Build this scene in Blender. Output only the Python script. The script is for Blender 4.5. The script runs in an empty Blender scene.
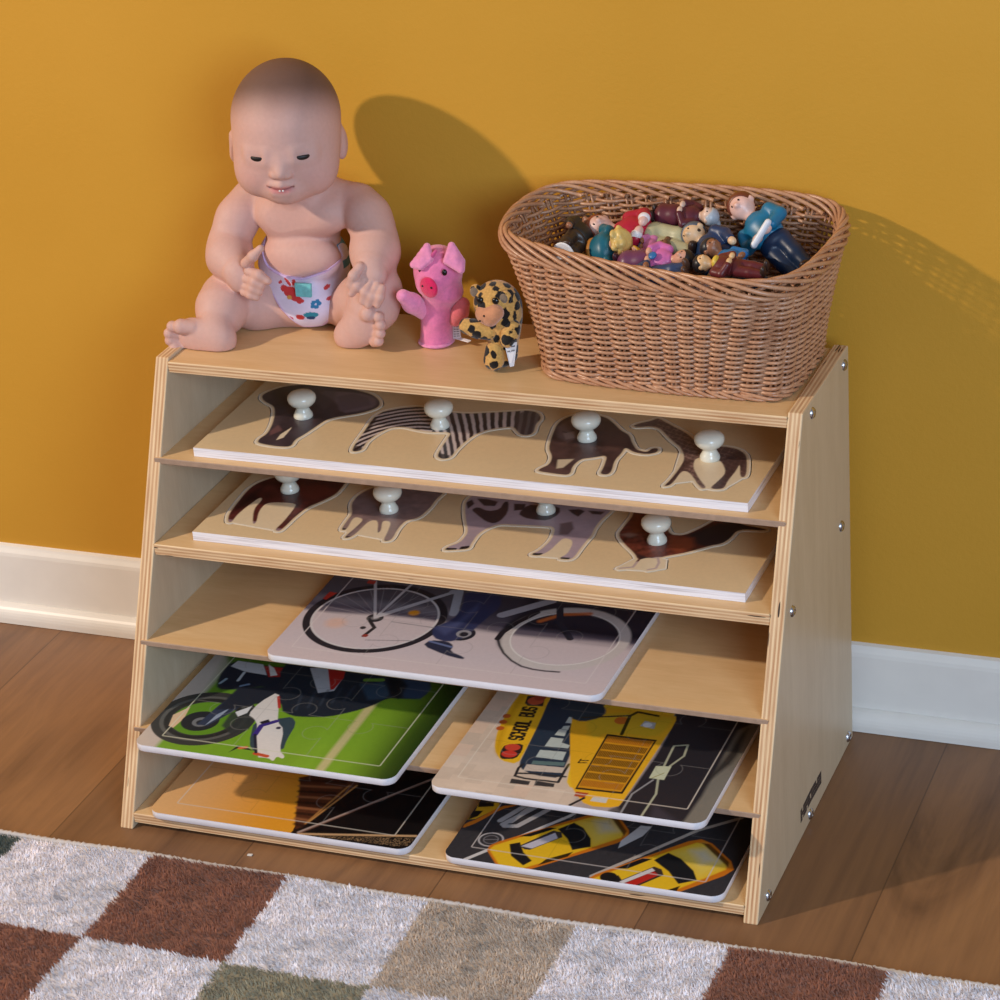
import bpy, bmesh, math, random
import numpy as np
from mathutils import Vector, Matrix
from mathutils.geometry import tessellate_polygon

random.seed(7)
RNG = np.random.default_rng(11)
SC = bpy.context.scene
COL = SC.collection

# ------------------------------------------------------------------ camera (solved from the rack's corners)
CAM = np.array([1.26622, -2.04137, 1.44095])
PITCH, YAW, ROLL, FPX = 0.43962, -0.38971, -0.07028, 2800.5
def cam_axes():
    f = np.array([math.sin(YAW)*math.cos(PITCH), math.cos(YAW)*math.cos(PITCH), -math.sin(PITCH)])
    r = np.cross(f, [0, 0, 1]); r /= np.linalg.norm(r)
    u = np.cross(r, f)
    return np.array([r*math.cos(ROLL)+u*math.sin(ROLL), -r*math.sin(ROLL)+u*math.cos(ROLL), f])
CR = cam_axes()
def ray(u, v): return CR.T @ np.array([(u-500)/FPX, (500-v)/FPX, 1.0])
def onz(u, v, z):
    r = ray(u, v); return CAM + r*(z-CAM[2])/r[2]
def ony(u, v, y):
    r = ray(u, v); return CAM + r*(y-CAM[1])/r[1]

cd = bpy.data.cameras.new('camera'); cam = bpy.data.objects.new('camera', cd); COL.objects.link(cam)
cd.sensor_width = 36; cd.lens = FPX*36/1000; cd.clip_start = .05
M = Matrix(((CR[0][0], CR[1][0], -CR[2][0]), (CR[0][1], CR[1][1], -CR[2][1]), (CR[0][2], CR[1][2], -CR[2][2])))
cam.matrix_world = Matrix.Translation(Vector(CAM)) @ M.to_4x4()
SC.camera = cam
SC.view_settings.view_transform = 'Standard'; SC.view_settings.look = 'None'
SC.view_settings.gamma = 1; SC.view_settings.use_curve_mapping = False

# ------------------------------------------------------------------ colour + materials
def lin(c): c = c/255.0; return c/12.92 if c <= .04045 else ((c+.055)/1.055)**2.4
def S(r, g, b): return (lin(r), lin(g), lin(b), 1.0)
def Sa(r, g, b): return np.array([lin(r), lin(g), lin(b)])

def newmat(name):
    m = bpy.data.materials.new(name); m.use_nodes = True
    nt = m.node_tree; b = nt.nodes['Principled BSDF']
    return m, nt, b
def L(nt, a, b): nt.links.new(a, b)
def N(nt, t, **kw):
    n = nt.nodes.new(t)
    for k, v in kw.items(): setattr(n, k, v)
    return n
def objcoord(nt, scale=(1, 1, 1)):
    tc = N(nt, 'ShaderNodeTexCoord'); mp = N(nt, 'ShaderNodeMapping')
    mp.inputs['Scale'].default_value = scale
    L(nt, tc.outputs['Object'], mp.inputs['Vector']); return mp.outputs['Vector']
def noise(nt, vec, scale, detail=3, rough=.55, dist=0):
    n = N(nt, 'ShaderNodeTexNoise'); n.inputs['Scale'].default_value = scale; n.inputs['Detail'].default_value = detail
    n.inputs['Roughness'].default_value = rough; n.inputs['Distortion'].default_value = dist
    L(nt, vec, n.inputs['Vector']); return n.outputs['Fac']
def ramp(nt, fac, stops, interp='LINEAR'):
    r = N(nt, 'ShaderNodeValToRGB'); r.color_ramp.interpolation = interp
    els = r.color_ramp.elements
    while len(els) < len(stops): els.new(.5)
    for e, (p, c) in zip(els, stops): e.position = p; e.color = c
    L(nt, fac, r.inputs['Fac']); return r.outputs['Color']
def mathn(nt, op, a, b=None, c=None):
    n = N(nt, 'ShaderNodeMath', operation=op)
    for i, x in enumerate((a, b, c)):
        if x is None: continue
        if isinstance(x, (int, float)): n.inputs[i].default_value = x
        else: L(nt, x, n.inputs[i])
    return n.outputs[0]
def mix(nt, fac, a, b, typ='MIX'):
    n = N(nt, 'ShaderNodeMix', data_type='RGBA', blend_type=typ)
    for i, x in ((0, fac), (6, a), (7, b)):
        if isinstance(x, (int, float)): n.inputs[i].default_value = x
        elif isinstance(x, tuple): n.inputs[i].default_value = x
        else: L(nt, x, n.inputs[i])
    return n.outputs[2]
def bump(nt, b, h, strength=.2, dist=.001):
    n = N(nt, 'ShaderNodeBump'); n.inputs['Strength'].default_value = strength; n.inputs['Distance'].default_value = dist
    L(nt, h, n.inputs['Height']); L(nt, n.outputs['Normal'], b.inputs['Normal'])
MATS = {}
def plain(name, rgb, rough=.5, metal=0, var=.06, scale=60, spec=.5, bmp=0, sheen=0, sss=0):
    if name in MATS: return MATS[name]
    m, nt, b = newmat(name)
    v = objcoord(nt); nz = noise(nt, v, scale)
    c = S(*rgb)
    lo = tuple(x*(1-var) for x in c[:3])+(1,); hi = tuple(min(1, x*(1+var)) for x in c[:3])+(1,)
    L(nt, ramp(nt, nz, [(.3, lo), (.7, hi)]), b.inputs['Base Color'])
    b.inputs['Roughness'].default_value = rough; b.inputs['Metallic'].default_value = metal
    b.inputs['Specular IOR Level'].default_value = spec
    if sheen: b.inputs['Sheen Weight'].default_value = sheen
    if sss:
        b.inputs['Subsurface Weight'].default_value = sss; b.inputs['Subsurface Radius'].default_value = (.008, .004, .0025)
        b.inputs['Subsurface Scale'].default_value = 1
    if bmp: bump(nt, b, noise(nt, v, scale*12, 2), bmp, .001)
    MATS[name] = m; return m
def colmat(name, rough=.4, spec=.5, sss=0, bmp=0, sheen=0):
    """a printed / painted surface: reads the mesh's own paint attribute"""
    if name in MATS: return MATS[name]
    m, nt, b = newmat(name)
    a = N(nt, 'ShaderNodeAttribute', attribute_name='Col')
    v = objcoord(nt); nz = noise(nt, v, 250, 2)
    c = mix(nt, 1.0, a.outputs['Color'], ramp(nt, nz, [(.25, (.94, .94, .94, 1)), (.75, (1, 1, 1, 1))]), 'MULTIPLY')
    L(nt, c, b.inputs['Base Color'])
    b.inputs['Roughness'].default_value = rough; b.inputs['Specular IOR Level'].default_value = spec
    if sss:
        b.inputs['Subsurface Weight'].default_value = sss; b.inputs['Subsurface Radius'].default_value = (.007, .0035, .002)
        b.inputs['Subsurface Scale'].default_value = 1
    if sheen: b.inputs['Sheen Weight'].default_value = sheen
    if bmp: bump(nt, b, noise(nt, v, 900, 2), bmp, .001)
    MATS[name] = m; return m

def m_birch(name, grain, a=(226, 190, 140), bcol=(208, 168, 116), rough=.42):
    m, nt, b = newmat(name)
    v = objcoord(nt, grain)
    n1 = noise(nt, v, 9, 4, .6, .6); n2 = noise(nt, v, 60, 2)
    c = ramp(nt, n1, [(.25, S(*bcol)), (.75, S(*a))])
    c = mix(nt, .25, c, ramp(nt, n2, [(.3, S(*bcol)), (.7, S(*a))]))
    L(nt, c, b.inputs['Base Color']); b.inputs['Roughness'].default_value = rough
    return m
def m_ply(name, axis, lo, thick, plies=7, a=(240, 206, 162), bcol=(176, 112, 72), fleck=True):
    m, nt, b = newmat(name)
    tc = N(nt, 'ShaderNodeTexCoord'); sp = N(nt, 'ShaderNodeSeparateXYZ'); L(nt, tc.outputs['Object'], sp.inputs[0])
    f = mathn(nt, 'DIVIDE', mathn(nt, 'SUBTRACT', sp.outputs[axis], lo), thick)
    stops = []
    for i in range(plies): stops.append((i/plies+.0001, S(*(a if i % 2 == 0 else bcol))))
    c = ramp(nt, f, stops, 'CONSTANT')
    v = objcoord(nt, {0: (400, 18, 18), 2: (18, 18, 400)}[axis])
    nz = noise(nt, v, 1.0, 2)
    c = mix(nt, .55, c, ramp(nt, nz, [(.3, S(186, 140, 96)), (.7, S(238, 208, 165))]))
    if fleck:
        v2 = objcoord(nt, {0: (260, 22, 22), 2: (22, 22, 260)}[axis])
        n2 = noise(nt, v2, 1.0, 1)
        c = mix(nt, ramp(nt, n2, [(.26, (1, 1, 1, 1)), (.275, (0, 0, 0, 1))]), c, S(60, 42, 30))
    L(nt, c, b.inputs['Base Color']); b.inputs['Roughness'].default_value = .6
    return m

# ------------------------------------------------------------------ objects
def tag(o, label=None, cat=None, group=None, kind=None):
    for k, v in (('label', label), ('category', cat), ('group', group), ('kind', kind)):
        if v: o[k] = v
    return o
def empty(name, loc, label=None, cat=None, group=None):
    o = bpy.data.objects.new(name, None); COL.objects.link(o); o.location = Vector(loc); o.empty_display_size = .02
    return tag(o, label, cat, group)
def link(name, me, mats, parent=None):
    for m in (mats if isinstance(mats, (list, tuple)) else [mats]): me.materials.append(m)
    o = bpy.data.objects.new(name, me); COL.objects.link(o)
    if parent is not None:
        o.parent = parent
        top = parent; off = Vector(parent.location)
        while top.parent: top = top.parent; off = off+Vector(top.location)
        o.location = -off           # part meshes are written in world coordinates
    return o
def mesh_np(name, V, F, mats, parent=None, col=None, smooth=True, midx=None):
    me = bpy.data.meshes.new(name)
    V = np.asarray(V, np.float32); F = np.asarray(F, np.int32); k = F.shape[1]
    me.vertices.add(len(V)); me.vertices.foreach_set('co', V.ravel())
    me.loops.add(F.size); me.loops.foreach_set('vertex_index', F.ravel())
    me.polygons.add(len(F)); me.polygons.foreach_set('loop_start', np.arange(0, F.size, k, dtype=np.int32))
    me.polygons.foreach_set('loop_total', np.full(len(F), k, np.int32))
    me.polygons.foreach_set('use_smooth', np.full(len(F), smooth) if np.isscalar(smooth) else np.asarray(smooth))
    if midx is not None: me.polygons.foreach_set('material_index', np.asarray(midx, np.int32))
    me.update(calc_edges=True)
    if col is not None:
        a = me.color_attributes.new('Col', 'FLOAT_COLOR', 'POINT')
        c = np.ones((len(V), 4), np.float32); c[:, :3] = col
        a.data.foreach_set('color', c.ravel())
    me.validate()
    return link(name, me, mats, parent)
def bm_obj(name, bm, mats, parent=None, smooth=False):
    me = bpy.data.meshes.new(name); bmesh.ops.recalc_face_normals(bm, faces=bm.faces)
    for f in bm.faces: f.smooth = smooth
    bm.to_mesh(me); bm.free(); return link(name, me, mats, parent)
def add_box(bm, lo, hi, mi=0):
    vs = [bm.verts.new((x, y, z)) for x in (lo[0], hi[0]) for y in (lo[1], hi[1]) for z in (lo[2], hi[2])]
    fs = []
    for q in ((0, 1, 3, 2), (4, 6, 7, 5), (0, 4, 5, 1), (2, 3, 7, 6), (0, 2, 6, 4), (1, 5, 7, 3)):
        f = bm.faces.new([vs[i] for i in q]); f.material_index = mi; fs.append(f)
    return vs, fs
def bevel_all(bm, w, seg=2):
    bmesh.ops.bevel(bm, geom=list(bm.edges), offset=w, segments=seg, profile=.5, affect='EDGES', clamp_overlap=True)
def lathe(profile, c, axis='z', n=28):
    """profile: (radius, height) list -> V, F around c"""
    V = []; F = []
    for r, h in profile:
        for i in range(n):
            t = 2*math.pi*i/n
            p = (r*math.cos(t), r*math.sin(t), h)
            if axis == 'x': p = (p[2], p[0], p[1])
            V.append((p[0]+c[0], p[1]+c[1], p[2]+c[2]))
    for j in range(len(profile)-1):
        for i in range(n):
            a = j*n+i; b = j*n+(i+1) % n; F.append((a, b, b+n, a+n))
    return np.array(V), np.array(F)
def tubes(paths, radii, sides=6, closed=False):
    """many tubes in one mesh: each path (n,3)"""
    Vs = []; Fs = []; base = 0
    ang = np.linspace(0, 2*np.pi, sides, endpoint=False)
    for P, r in zip(paths, radii):
        P = np.asarray(P, float); n = len(P)
        if closed: T = np.roll(P, -1, 0)-np.roll(P, 1, 0)
        else: T = np.gradient(P, axis=0)
        T /= np.linalg.norm(T, axis=1)[:, None]+1e-12
        up = np.array([0, 0, 1.0]); A = np.cross(T, up)
        bad = np.linalg.norm(A, axis=1) < .1; A[bad] = np.cross(T[bad], [1, 0, 0])
        A /= np.linalg.norm(A, axis=1)[:, None]; B = np.cross(A, T)
        rr = np.broadcast_to(np.asarray(r, float), (n,))[:, None, None]
        ring = P[:, None]+rr*(A[:, None]*np.cos(ang)[None, :, None]+B[:, None]*np.sin(ang)[None, :, None])
        Vs.append(ring.reshape(-1, 3))
        m = n if closed else n-1
        i = np.arange(m)[:, None]; j = np.arange(sides)[None]
        i2 = (i+1) % n; j2 = (j+1) % sides
        Fs.append((np.stack([i*sides+j, i*sides+j2, i2*sides+j2, i2*sides+j], -1).reshape(-1, 4))+base)
        if not closed and sides == 6:
            for o in (0, (n-1)*sides):
                Fs.append(np.array([[o, o+1, o+2, o+3], [o, o+3, o+4, o+5]])+base)
        base += n*sides
    return np.concatenate(Vs), np.concatenate(Fs)

# ------------------------------------------------------------------ signed-distance sculpting
class Field:
    def __init__(s, lo, hi, h):
        s.lo = np.array(lo, float); s.h = h
        s.n = np.ceil((np.array(hi)-s.lo)/h).astype(int)+1
        s.d = np.full(s.n, 1.0, np.float32)
    def _win(s, lo, hi, pad):
        a = np.clip(np.floor((np.array(lo)-pad-s.lo)/s.h).astype(int), 0, s.n)
        b = np.clip(np.ceil((np.array(hi)+pad-s.lo)/s.h).astype(int)+1, 0, s.n)
        sl = tuple(slice(i, j) for i, j in zip(a, b))
        ax = [s.lo[i]+s.h*np.arange(a[i], b[i]) for i in range(3)]
        return sl, ax[0][:, None, None], ax[1][None, :, None], ax[2][None, None, :]
    def put(s, fn, lo, hi, k=.004, op=1):
        sl, X, Y, Z = s._win(lo, hi, k+3*s.h)
        if 0 in s.d[sl].shape: return s
        e = fn(X, Y, Z).astype(np.float32); d = s.d[sl]
        if op > 0:
            if k > 0:
                w = np.maximum(k-np.abs(d-e), 0)/k; s.d[sl] = np.minimum(d, e)-w*w*k*.25
            else: s.d[sl] = np.minimum(d, e)
        else:
            e = -e
            if k > 0:
                w = np.maximum(k-np.abs(d-e), 0)/k; s.d[sl] = np.maximum(d, e)+w*w*k*.25
            else: s.d[sl] = np.maximum(d, e)
        return s
    def ell(s, c, r, ax=None, k=.004, op=1):
        c = np.array(c, float); r = np.broadcast_to(np.array(r, float), (3,))
        A = np.eye(3) if ax is None else np.array(ax, float)       # rows = axes
        ext = np.abs(A.T) @ r
        def fn(X, Y, Z):
            x, y, z = X-c[0], Y-c[1], Z-c[2]
            q = [(A[i][0]*x+A[i][1]*y+A[i][2]*z) for i in range(3)]
            k0 = np.sqrt((q[0]/r[0])**2+(q[1]/r[1])**2+(q[2]/r[2])**2)
            k1 = np.sqrt((q[0]/r[0]**2)**2+(q[1]/r[1]**2)**2+(q[2]/r[2]**2)**2)+1e-9
            return np.where(k0 < .02, -r.min(), k0*(k0-1)/k1)
        return s.put(fn, c-ext, c+ext, k, op)
    def cap(s, a, b, ra, rb=None, k=.004, op=1):
        a = np.array(a, float); b = np.array(b, float); rb = ra if rb is None else rb
        ab = b-a; L2 = ab @ ab+1e-12; R = max(ra, rb)
        def fn(X, Y, Z):
            x, y, z = X-a[0], Y-a[1], Z-a[2]
            t = np.clip((x*ab[0]+y*ab[1]+z*ab[2])/L2, 0, 1)
            return np.sqrt((x-t*ab[0])**2+(y-t*ab[1])**2+(z-t*ab[2])**2)-(ra+(rb-ra)*t)
        return s.put(fn, np.minimum(a, b)-R, np.maximum(a, b)+R, k, op)
    def chain(s, pts, rad, k=.004, kk=None, op=1):
        for i in range(len(pts)-1): s.cap(pts[i], pts[i+1], rad[i], rad[i+1], k if (i == 0 or kk is None) else kk, op)
        return s
    def clip(s, p, nrm):          # keep the side the normal points away from
        nrm = np.array(nrm, float); nrm /= np.linalg.norm(nrm)
        X, Y, Z = [s.lo[i]+s.h*np.arange(s.n[i]) for i in range(3)]
        e = (X[:, None, None]-p[0])*nrm[0]+(Y[None, :, None]-p[1])*nrm[1]+(Z[None, None]-p[2])*nrm[2]
        s.d = np.maximum(s.d, e.astype(np.float32)); return s
    def clipfn(s, fn):
        X, Y, Z = [s.lo[i]+s.h*np.arange(s.n[i]) for i in range(3)]
        e = fn(X[:, None, None], Y[None, :, None], Z[None, None])
        s.d = np.maximum(s.d, e.astype(np.float32)); return s
    def mesh(s, relax=1):
        d = s.d.copy()
        for ax in range(3):       # closed at the borders
            for e in (0, -1):
                sl = [slice(None)]*3; sl[ax] = e; d[tuple(sl)] = np.maximum(d[tuple(sl)], s.h*.5)
        n = np.array(d.shape); ins = d < 0
        cs = n-1
        acc = np.zeros(tuple(cs)+(3,), np.float32); cnt = np.zeros(tuple(cs), np.float32)
        mixc = np.zeros(tuple(cs), bool)
        cor = [(i, j, k) for i in (0, 1) for j in (0, 1) for k in (0, 1)]
        def sub(A, o): return A[o[0]:o[0]+cs[0], o[1]:o[1]+cs[1], o[2]:o[2]+cs[2]]
        sm = sum(sub(ins, o).astype(np.int8) for o in cor); mixc = (sm > 0) & (sm < 8)
        idx = np.argwhere(mixc)
        vals = np.stack([d[idx[:, 0]+o[0], idx[:, 1]+o[1], idx[:, 2]+o[2]] for o in cor], 1)
        pos = np.zeros((len(idx), 3)); c = np.zeros(len(idx))
        for a in range(8):
            for b in range(a+1, 8):
                df = [cor[b][q]-cor[a][q] for q in range(3)]
                if sum(abs(x) for x in df) != 1: continue
                va, vb = vals[:, a], vals[:, b]; m = (va < 0) != (vb < 0)
                t = np.where(m, va/np.where(m, va-vb, 1), 0)
                p = np.array(cor[a])[None]+t[:, None]*np.array(df)[None]
                pos[m] += p[m]; c[m] += 1
        V = s.lo+s.h*(idx+pos/c[:, None])
        vid = np.full(tuple(cs), -1, np.int64); vid[tuple(idx.T)] = np.arange(len(idx))
        Fs = []
        for ax in range(3):
            o = [0, 0, 0]; o[ax] = 1
            A = ins[:n[0]-o[0], :n[1]-o[1], :n[2]-o[2]]; B = ins[o[0]:, o[1]:, o[2]:]
            e = np.argwhere(A != B)
            u, w = (ax+1) % 3, (ax+2) % 3
            e = e[(e[:, u] > 0) & (e[:, w] > 0) & (e[:, u] < cs[u]) & (e[:, w] < cs[w])]
            def g(du, dw):
                q = e.copy(); q[:, u] -= du; q[:, w] -= dw; return vid[tuple(q.T)]
            Q = np.stack([g(1, 1), g(0, 1), g(0, 0), g(1, 0)], 1)
            fl = ~A[tuple(e.T)]
            Q[fl] = Q[fl][:, ::-1]; Fs.append(Q)
        F = np.concatenate(Fs)
        F = F[(F >= 0).all(1)]
        for _ in range(relax):
            S_ = np.zeros_like(V); C_ = np.zeros(len(V))
            for a, b in ((0, 1), (1, 2), (2, 3), (3, 0)):
                for p, q in ((a, b), (b, a)):
                    np.add.at(S_, F[:, p], V[F[:, q]]); np.add.at(C_, F[:, p], 1)
            V = V*.5+.5*S_/np.maximum(C_, 1)[:, None]
        return V, F
def unit(v): v = np.array(v, float); return v/np.linalg.norm(v)
def sstep(a, b, x): t = np.clip((x-a)/(b-a), 0, 1); return t*t*(3-2*t)
# ------------------------------------------------------------------ room
WALL_Y = .380
def m_wall():
    m, nt, b = newmat('ochre_wall_paint')
    v = objcoord(nt); n1 = noise(nt, v, 3, 3); n2 = noise(nt, v, 220, 3, .7)
    c = ramp(nt, n1, [(.3, S(200, 146, 47)), (.7, S(206, 152, 53))])
    L(nt, c, b.inputs['Base Color']); b.inputs['Roughness'].default_value = .55; b.inputs['Specular IOR Level'].default_value = .3
    bump(nt, b, n2, .25, .0012); return m
def m_floor():
    m, nt, b = newmat('brown_plank_floor')
    tc = N(nt, 'ShaderNodeTexCoord'); sp = N(nt, 'ShaderNodeSeparateXYZ'); L(nt, tc.outputs['Object'], sp.inputs[0])
    px = mathn(nt, 'DIVIDE', mathn(nt, 'ADD', sp.outputs[0], .262), .2013)
    pid = mathn(nt, 'FLOOR', px); fr = mathn(nt, 'FRACT', px)
    cmb = N(nt, 'ShaderNodeCombineXYZ')
    L(nt, mathn(nt, 'MULTIPLY', sp.outputs[0], 9.0), cmb.inputs[0])
    L(nt, mathn(nt, 'ADD', mathn(nt, 'MULTIPLY', sp.outputs[1], 1.6), mathn(nt, 'MULTIPLY', pid, 7.3)), cmb.inputs[1])
    L(nt, pid, cmb.inputs[2])
    g1 = noise(nt, cmb.outputs[0], 1.4, 5, .6, 1.2)
    cm2 = N(nt, 'ShaderNodeCombineXYZ'); L(nt, mathn(nt, 'MULTIPLY', sp.outputs[0], 130.0), cm2.inputs[0])
    L(nt, mathn(nt, 'MULTIPLY', sp.outputs[1], 5.0), cm2.inputs[1]); L(nt, pid, cm2.inputs[2])
    g2 = noise(nt, cm2.outputs[0], 1.0, 3, .6)
    c = ramp(nt, g1, [(.25, S(90, 62, 44)), (.42, S(128, 92, 64)), (.6, S(146, 106, 72)), (.78, S(108, 77, 55))])
    c = mix(nt, .2, c, ramp(nt, g2, [(.3, S(88, 60, 40)), (.7, S(160, 116, 76))]))
    wn = N(nt, 'ShaderNodeTexWhiteNoise', noise_dimensions='1D'); L(nt, pid, wn.inputs['W'])
    tint = mix(nt, wn.outputs['Value'], (.84, .82, .82, 1), (1.12, 1.1, 1.06, 1))
    c = mix(nt, 1.0, c, tint, 'MULTIPLY')
    seam = mathn(nt, 'LESS_THAN', mathn(nt, 'MINIMUM', fr, mathn(nt, 'SUBTRACT', 1.0, fr)), .0035)
    c = mix(nt, mathn(nt, 'MULTIPLY', seam, .6), c, S(60, 38, 27))
    L(nt, c, b.inputs['Base Color']); b.inputs['Roughness'].default_value = .42
    bump(nt, b, g2, .06, .001); return m
M_TRIM = plain('white_trim_paint', (236, 230, 222), .4, var=.03, scale=20)
bm = bmesh.new(); add_box(bm, (-2.2, -3.2, -.05), (2.8, WALL_Y+.1, 0)); tag(bm_obj('floor', bm, m_floor()), kind='structure')
bm = bmesh.new(); add_box(bm, (-2.2, WALL_Y, 0), (2.8, WALL_Y+.1, 2.5)); tag(bm_obj('wall_back', bm, m_wall()), kind='structure')
def extrude_x(prof, x0, x1, nx=2):
    V = []; F = []; k = len(prof)
    for i in range(nx):
        x = x0+(x1-x0)*i/(nx-1)
        for y, z in prof: V.append((x, y, z))
    for i in range(nx-1):
        for j in range(k):
            a = i*k+j; b = i*k+(j+1) % k; F.append((a, b, b+k, a+k))
    return np.array(V), np.array(F)
pr = [(WALL_Y, 0), (.3715, 0), (.3715, .080), (.3722, .084), (.3745, .0885), (.3755, .091), (WALL_Y, .0925)]
V, F = extrude_x(pr, -2.2, 2.8)
tag(mesh_np('baseboard_back', V, F, M_TRIM, smooth=False), kind='structure')
pr = [(.3714, 0.0005), (.3590, 0.0005), (.3588, .006)]+[(.3714-.0126*math.cos(t), .006+.016*math.sin(t)) for t in np.linspace(.1, 1.55, 8)]
V, F = extrude_x(pr, -2.2, 2.8)
tag(mesh_np('trim_1', V, F, M_TRIM, smooth=False), kind='structure')

# ------------------------------------------------------------------ puzzle rack
W, H, D, SL, T = .65, .42608, .34992, .4355, .01393
Z2, Z3, Z4, Z5, Z6, ZT = .33667, .25943, .17192, .09336, .01577, .42298
def fy(z): return SL*z
M_BIRCH_SIDE = m_birch('birch_ply_face', (1, 6, 1), (208, 188, 160), (192, 170, 140))
M_BIRCH_SHELF = m_birch('birch_ply_shelf', (1, 6, 6), (230, 192, 142), (214, 172, 118))
M_THIN_EDGE = plain('grey_brown_shelf_edge', (164, 136, 116), .6, var=.12, scale=90)
rack = empty('puzzle_rack', (W/2, .17, 0), 'light birch plywood puzzle rack with six sloped-back shelves against the ochre wall', 'shelf rack')
M_PLY_L = m_ply('ply_edge_left', 0, 0, T); M_PLY_R = m_ply('ply_edge_right', 0, W-T, T)
def side(x0, mat):
    bm = bmesh.new()
    pts = [(0, 0), (D, 0), (D, H), (fy(H), H)]
    a = [bm.verts.new((x0, y, z)) for y, z in pts]; b = [bm.verts.new((x0+T, y, z)) for y, z in pts]
    f1 = bm.faces.new(a); f2 = bm.faces.new(b)
    for i in range(4):
        f = bm.faces.new((a[i], a[(i+1) % 4], b[(i+1) % 4], b[i])); f.material_index = 1
    bevel_all(bm, .0012, 2)
    for f in bm.faces:
        f.normal_update(); f.material_index = 0 if abs(f.normal.x) > .9 else 1
    return bm_obj('side_panel', bm, [M_BIRCH_SIDE, mat], rack)
side(0, M_PLY_L); right = side(W-T, M_PLY_R)
def shelf(name, ztop, th, thick, front=None, back=D-.006):
    x0, x1 = (T, W-T) if thick else (T*.5, W-T*.5)
    y0 = fy(ztop-th*.5)-(.0006 if not thick else -.0005)
    bm = bmesh.new(); add_box(bm, (x0, y0, ztop-th), (x1, back, ztop)); bevel_all(bm, .0007, 1)
    for f in bm.faces:
        f.normal_update(); f.material_index = 1 if f.normal.y < -.7 else 0
    em = m_ply('ply_edge_shelf', 2, ztop-th, th) if thick else M_THIN_EDGE
    return bm_obj(name, bm, [M_BIRCH_SHELF, em], rack)
shelf('top_panel', ZT, .0112, True); shelf('shelf', Z2, .0062, False); shelf('shelf', Z3, .0115, True)
shelf('shelf', Z4, .0056, False); shelf('shelf', Z5, .0056, False); shelf('base_shelf', Z6, .0105, True)
bm = bmesh.new(); add_box(bm, (T, D-.006, .006), (W-T, D-.001, ZT-.001)); bm_obj('back_panel', bm, M_BIRCH_SHELF, rack)
M_STEEL = plain('screw_steel', (190, 192, 200), .25, metal=1, var=.05)
for y, z in ((.3329, .4129), (.2162, .4137), (.314, .2532), (.1358, .2521), (.3307, .0105), (.1834, .0085), (.0351, .0105)):
    V, F = lathe([(.0001, .0018), (.0024, .0018), (.0028, .0028), (.0040, .0026), (.0056, .0010), (.0058, -.0005)], (W, y, z), 'x', 14)
    mesh_np('screw', V, F, M_STEEL, rack)
# the burnt-in maker's mark low on the right panel (too small to read)
M_BRAND = plain('dark_stamp', (62, 48, 42), .7)
bm = bmesh.new()
for i in range(24):
    y = .150+i*.0032; zc = .0265-abs(i-11)*.00015
    for k in range(3):
        if random.random() < .06: continue
        add_box(bm, (W-.0002, y, zc-.0068+k*.0047), (W+.00015, y+.0029, zc-.0068+k*.0047+.0042))
bm_obj('stamped_mark', bm, M_BRAND, rack)

sp_ = onz(250, 855.5, 0); bm = bmesh.new(); add_box(bm, (sp_[0]-.0024, sp_[1]-.0014, .0001), (sp_[0]+.0024, sp_[1]+.0014, .0012))
for v_ in bm.verts: v_.co.z += (v_.co.x-sp_[0])*.12
for v_ in bm.verts: v_.co.z = max(v_.co.z, .0001)
tag(bm_obj('paper_scrap', bm, plain('scrap_white', (226, 220, 212), .7)), 'tiny white paper scrap on the floor between rack and rug', 'scrap')
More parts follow.
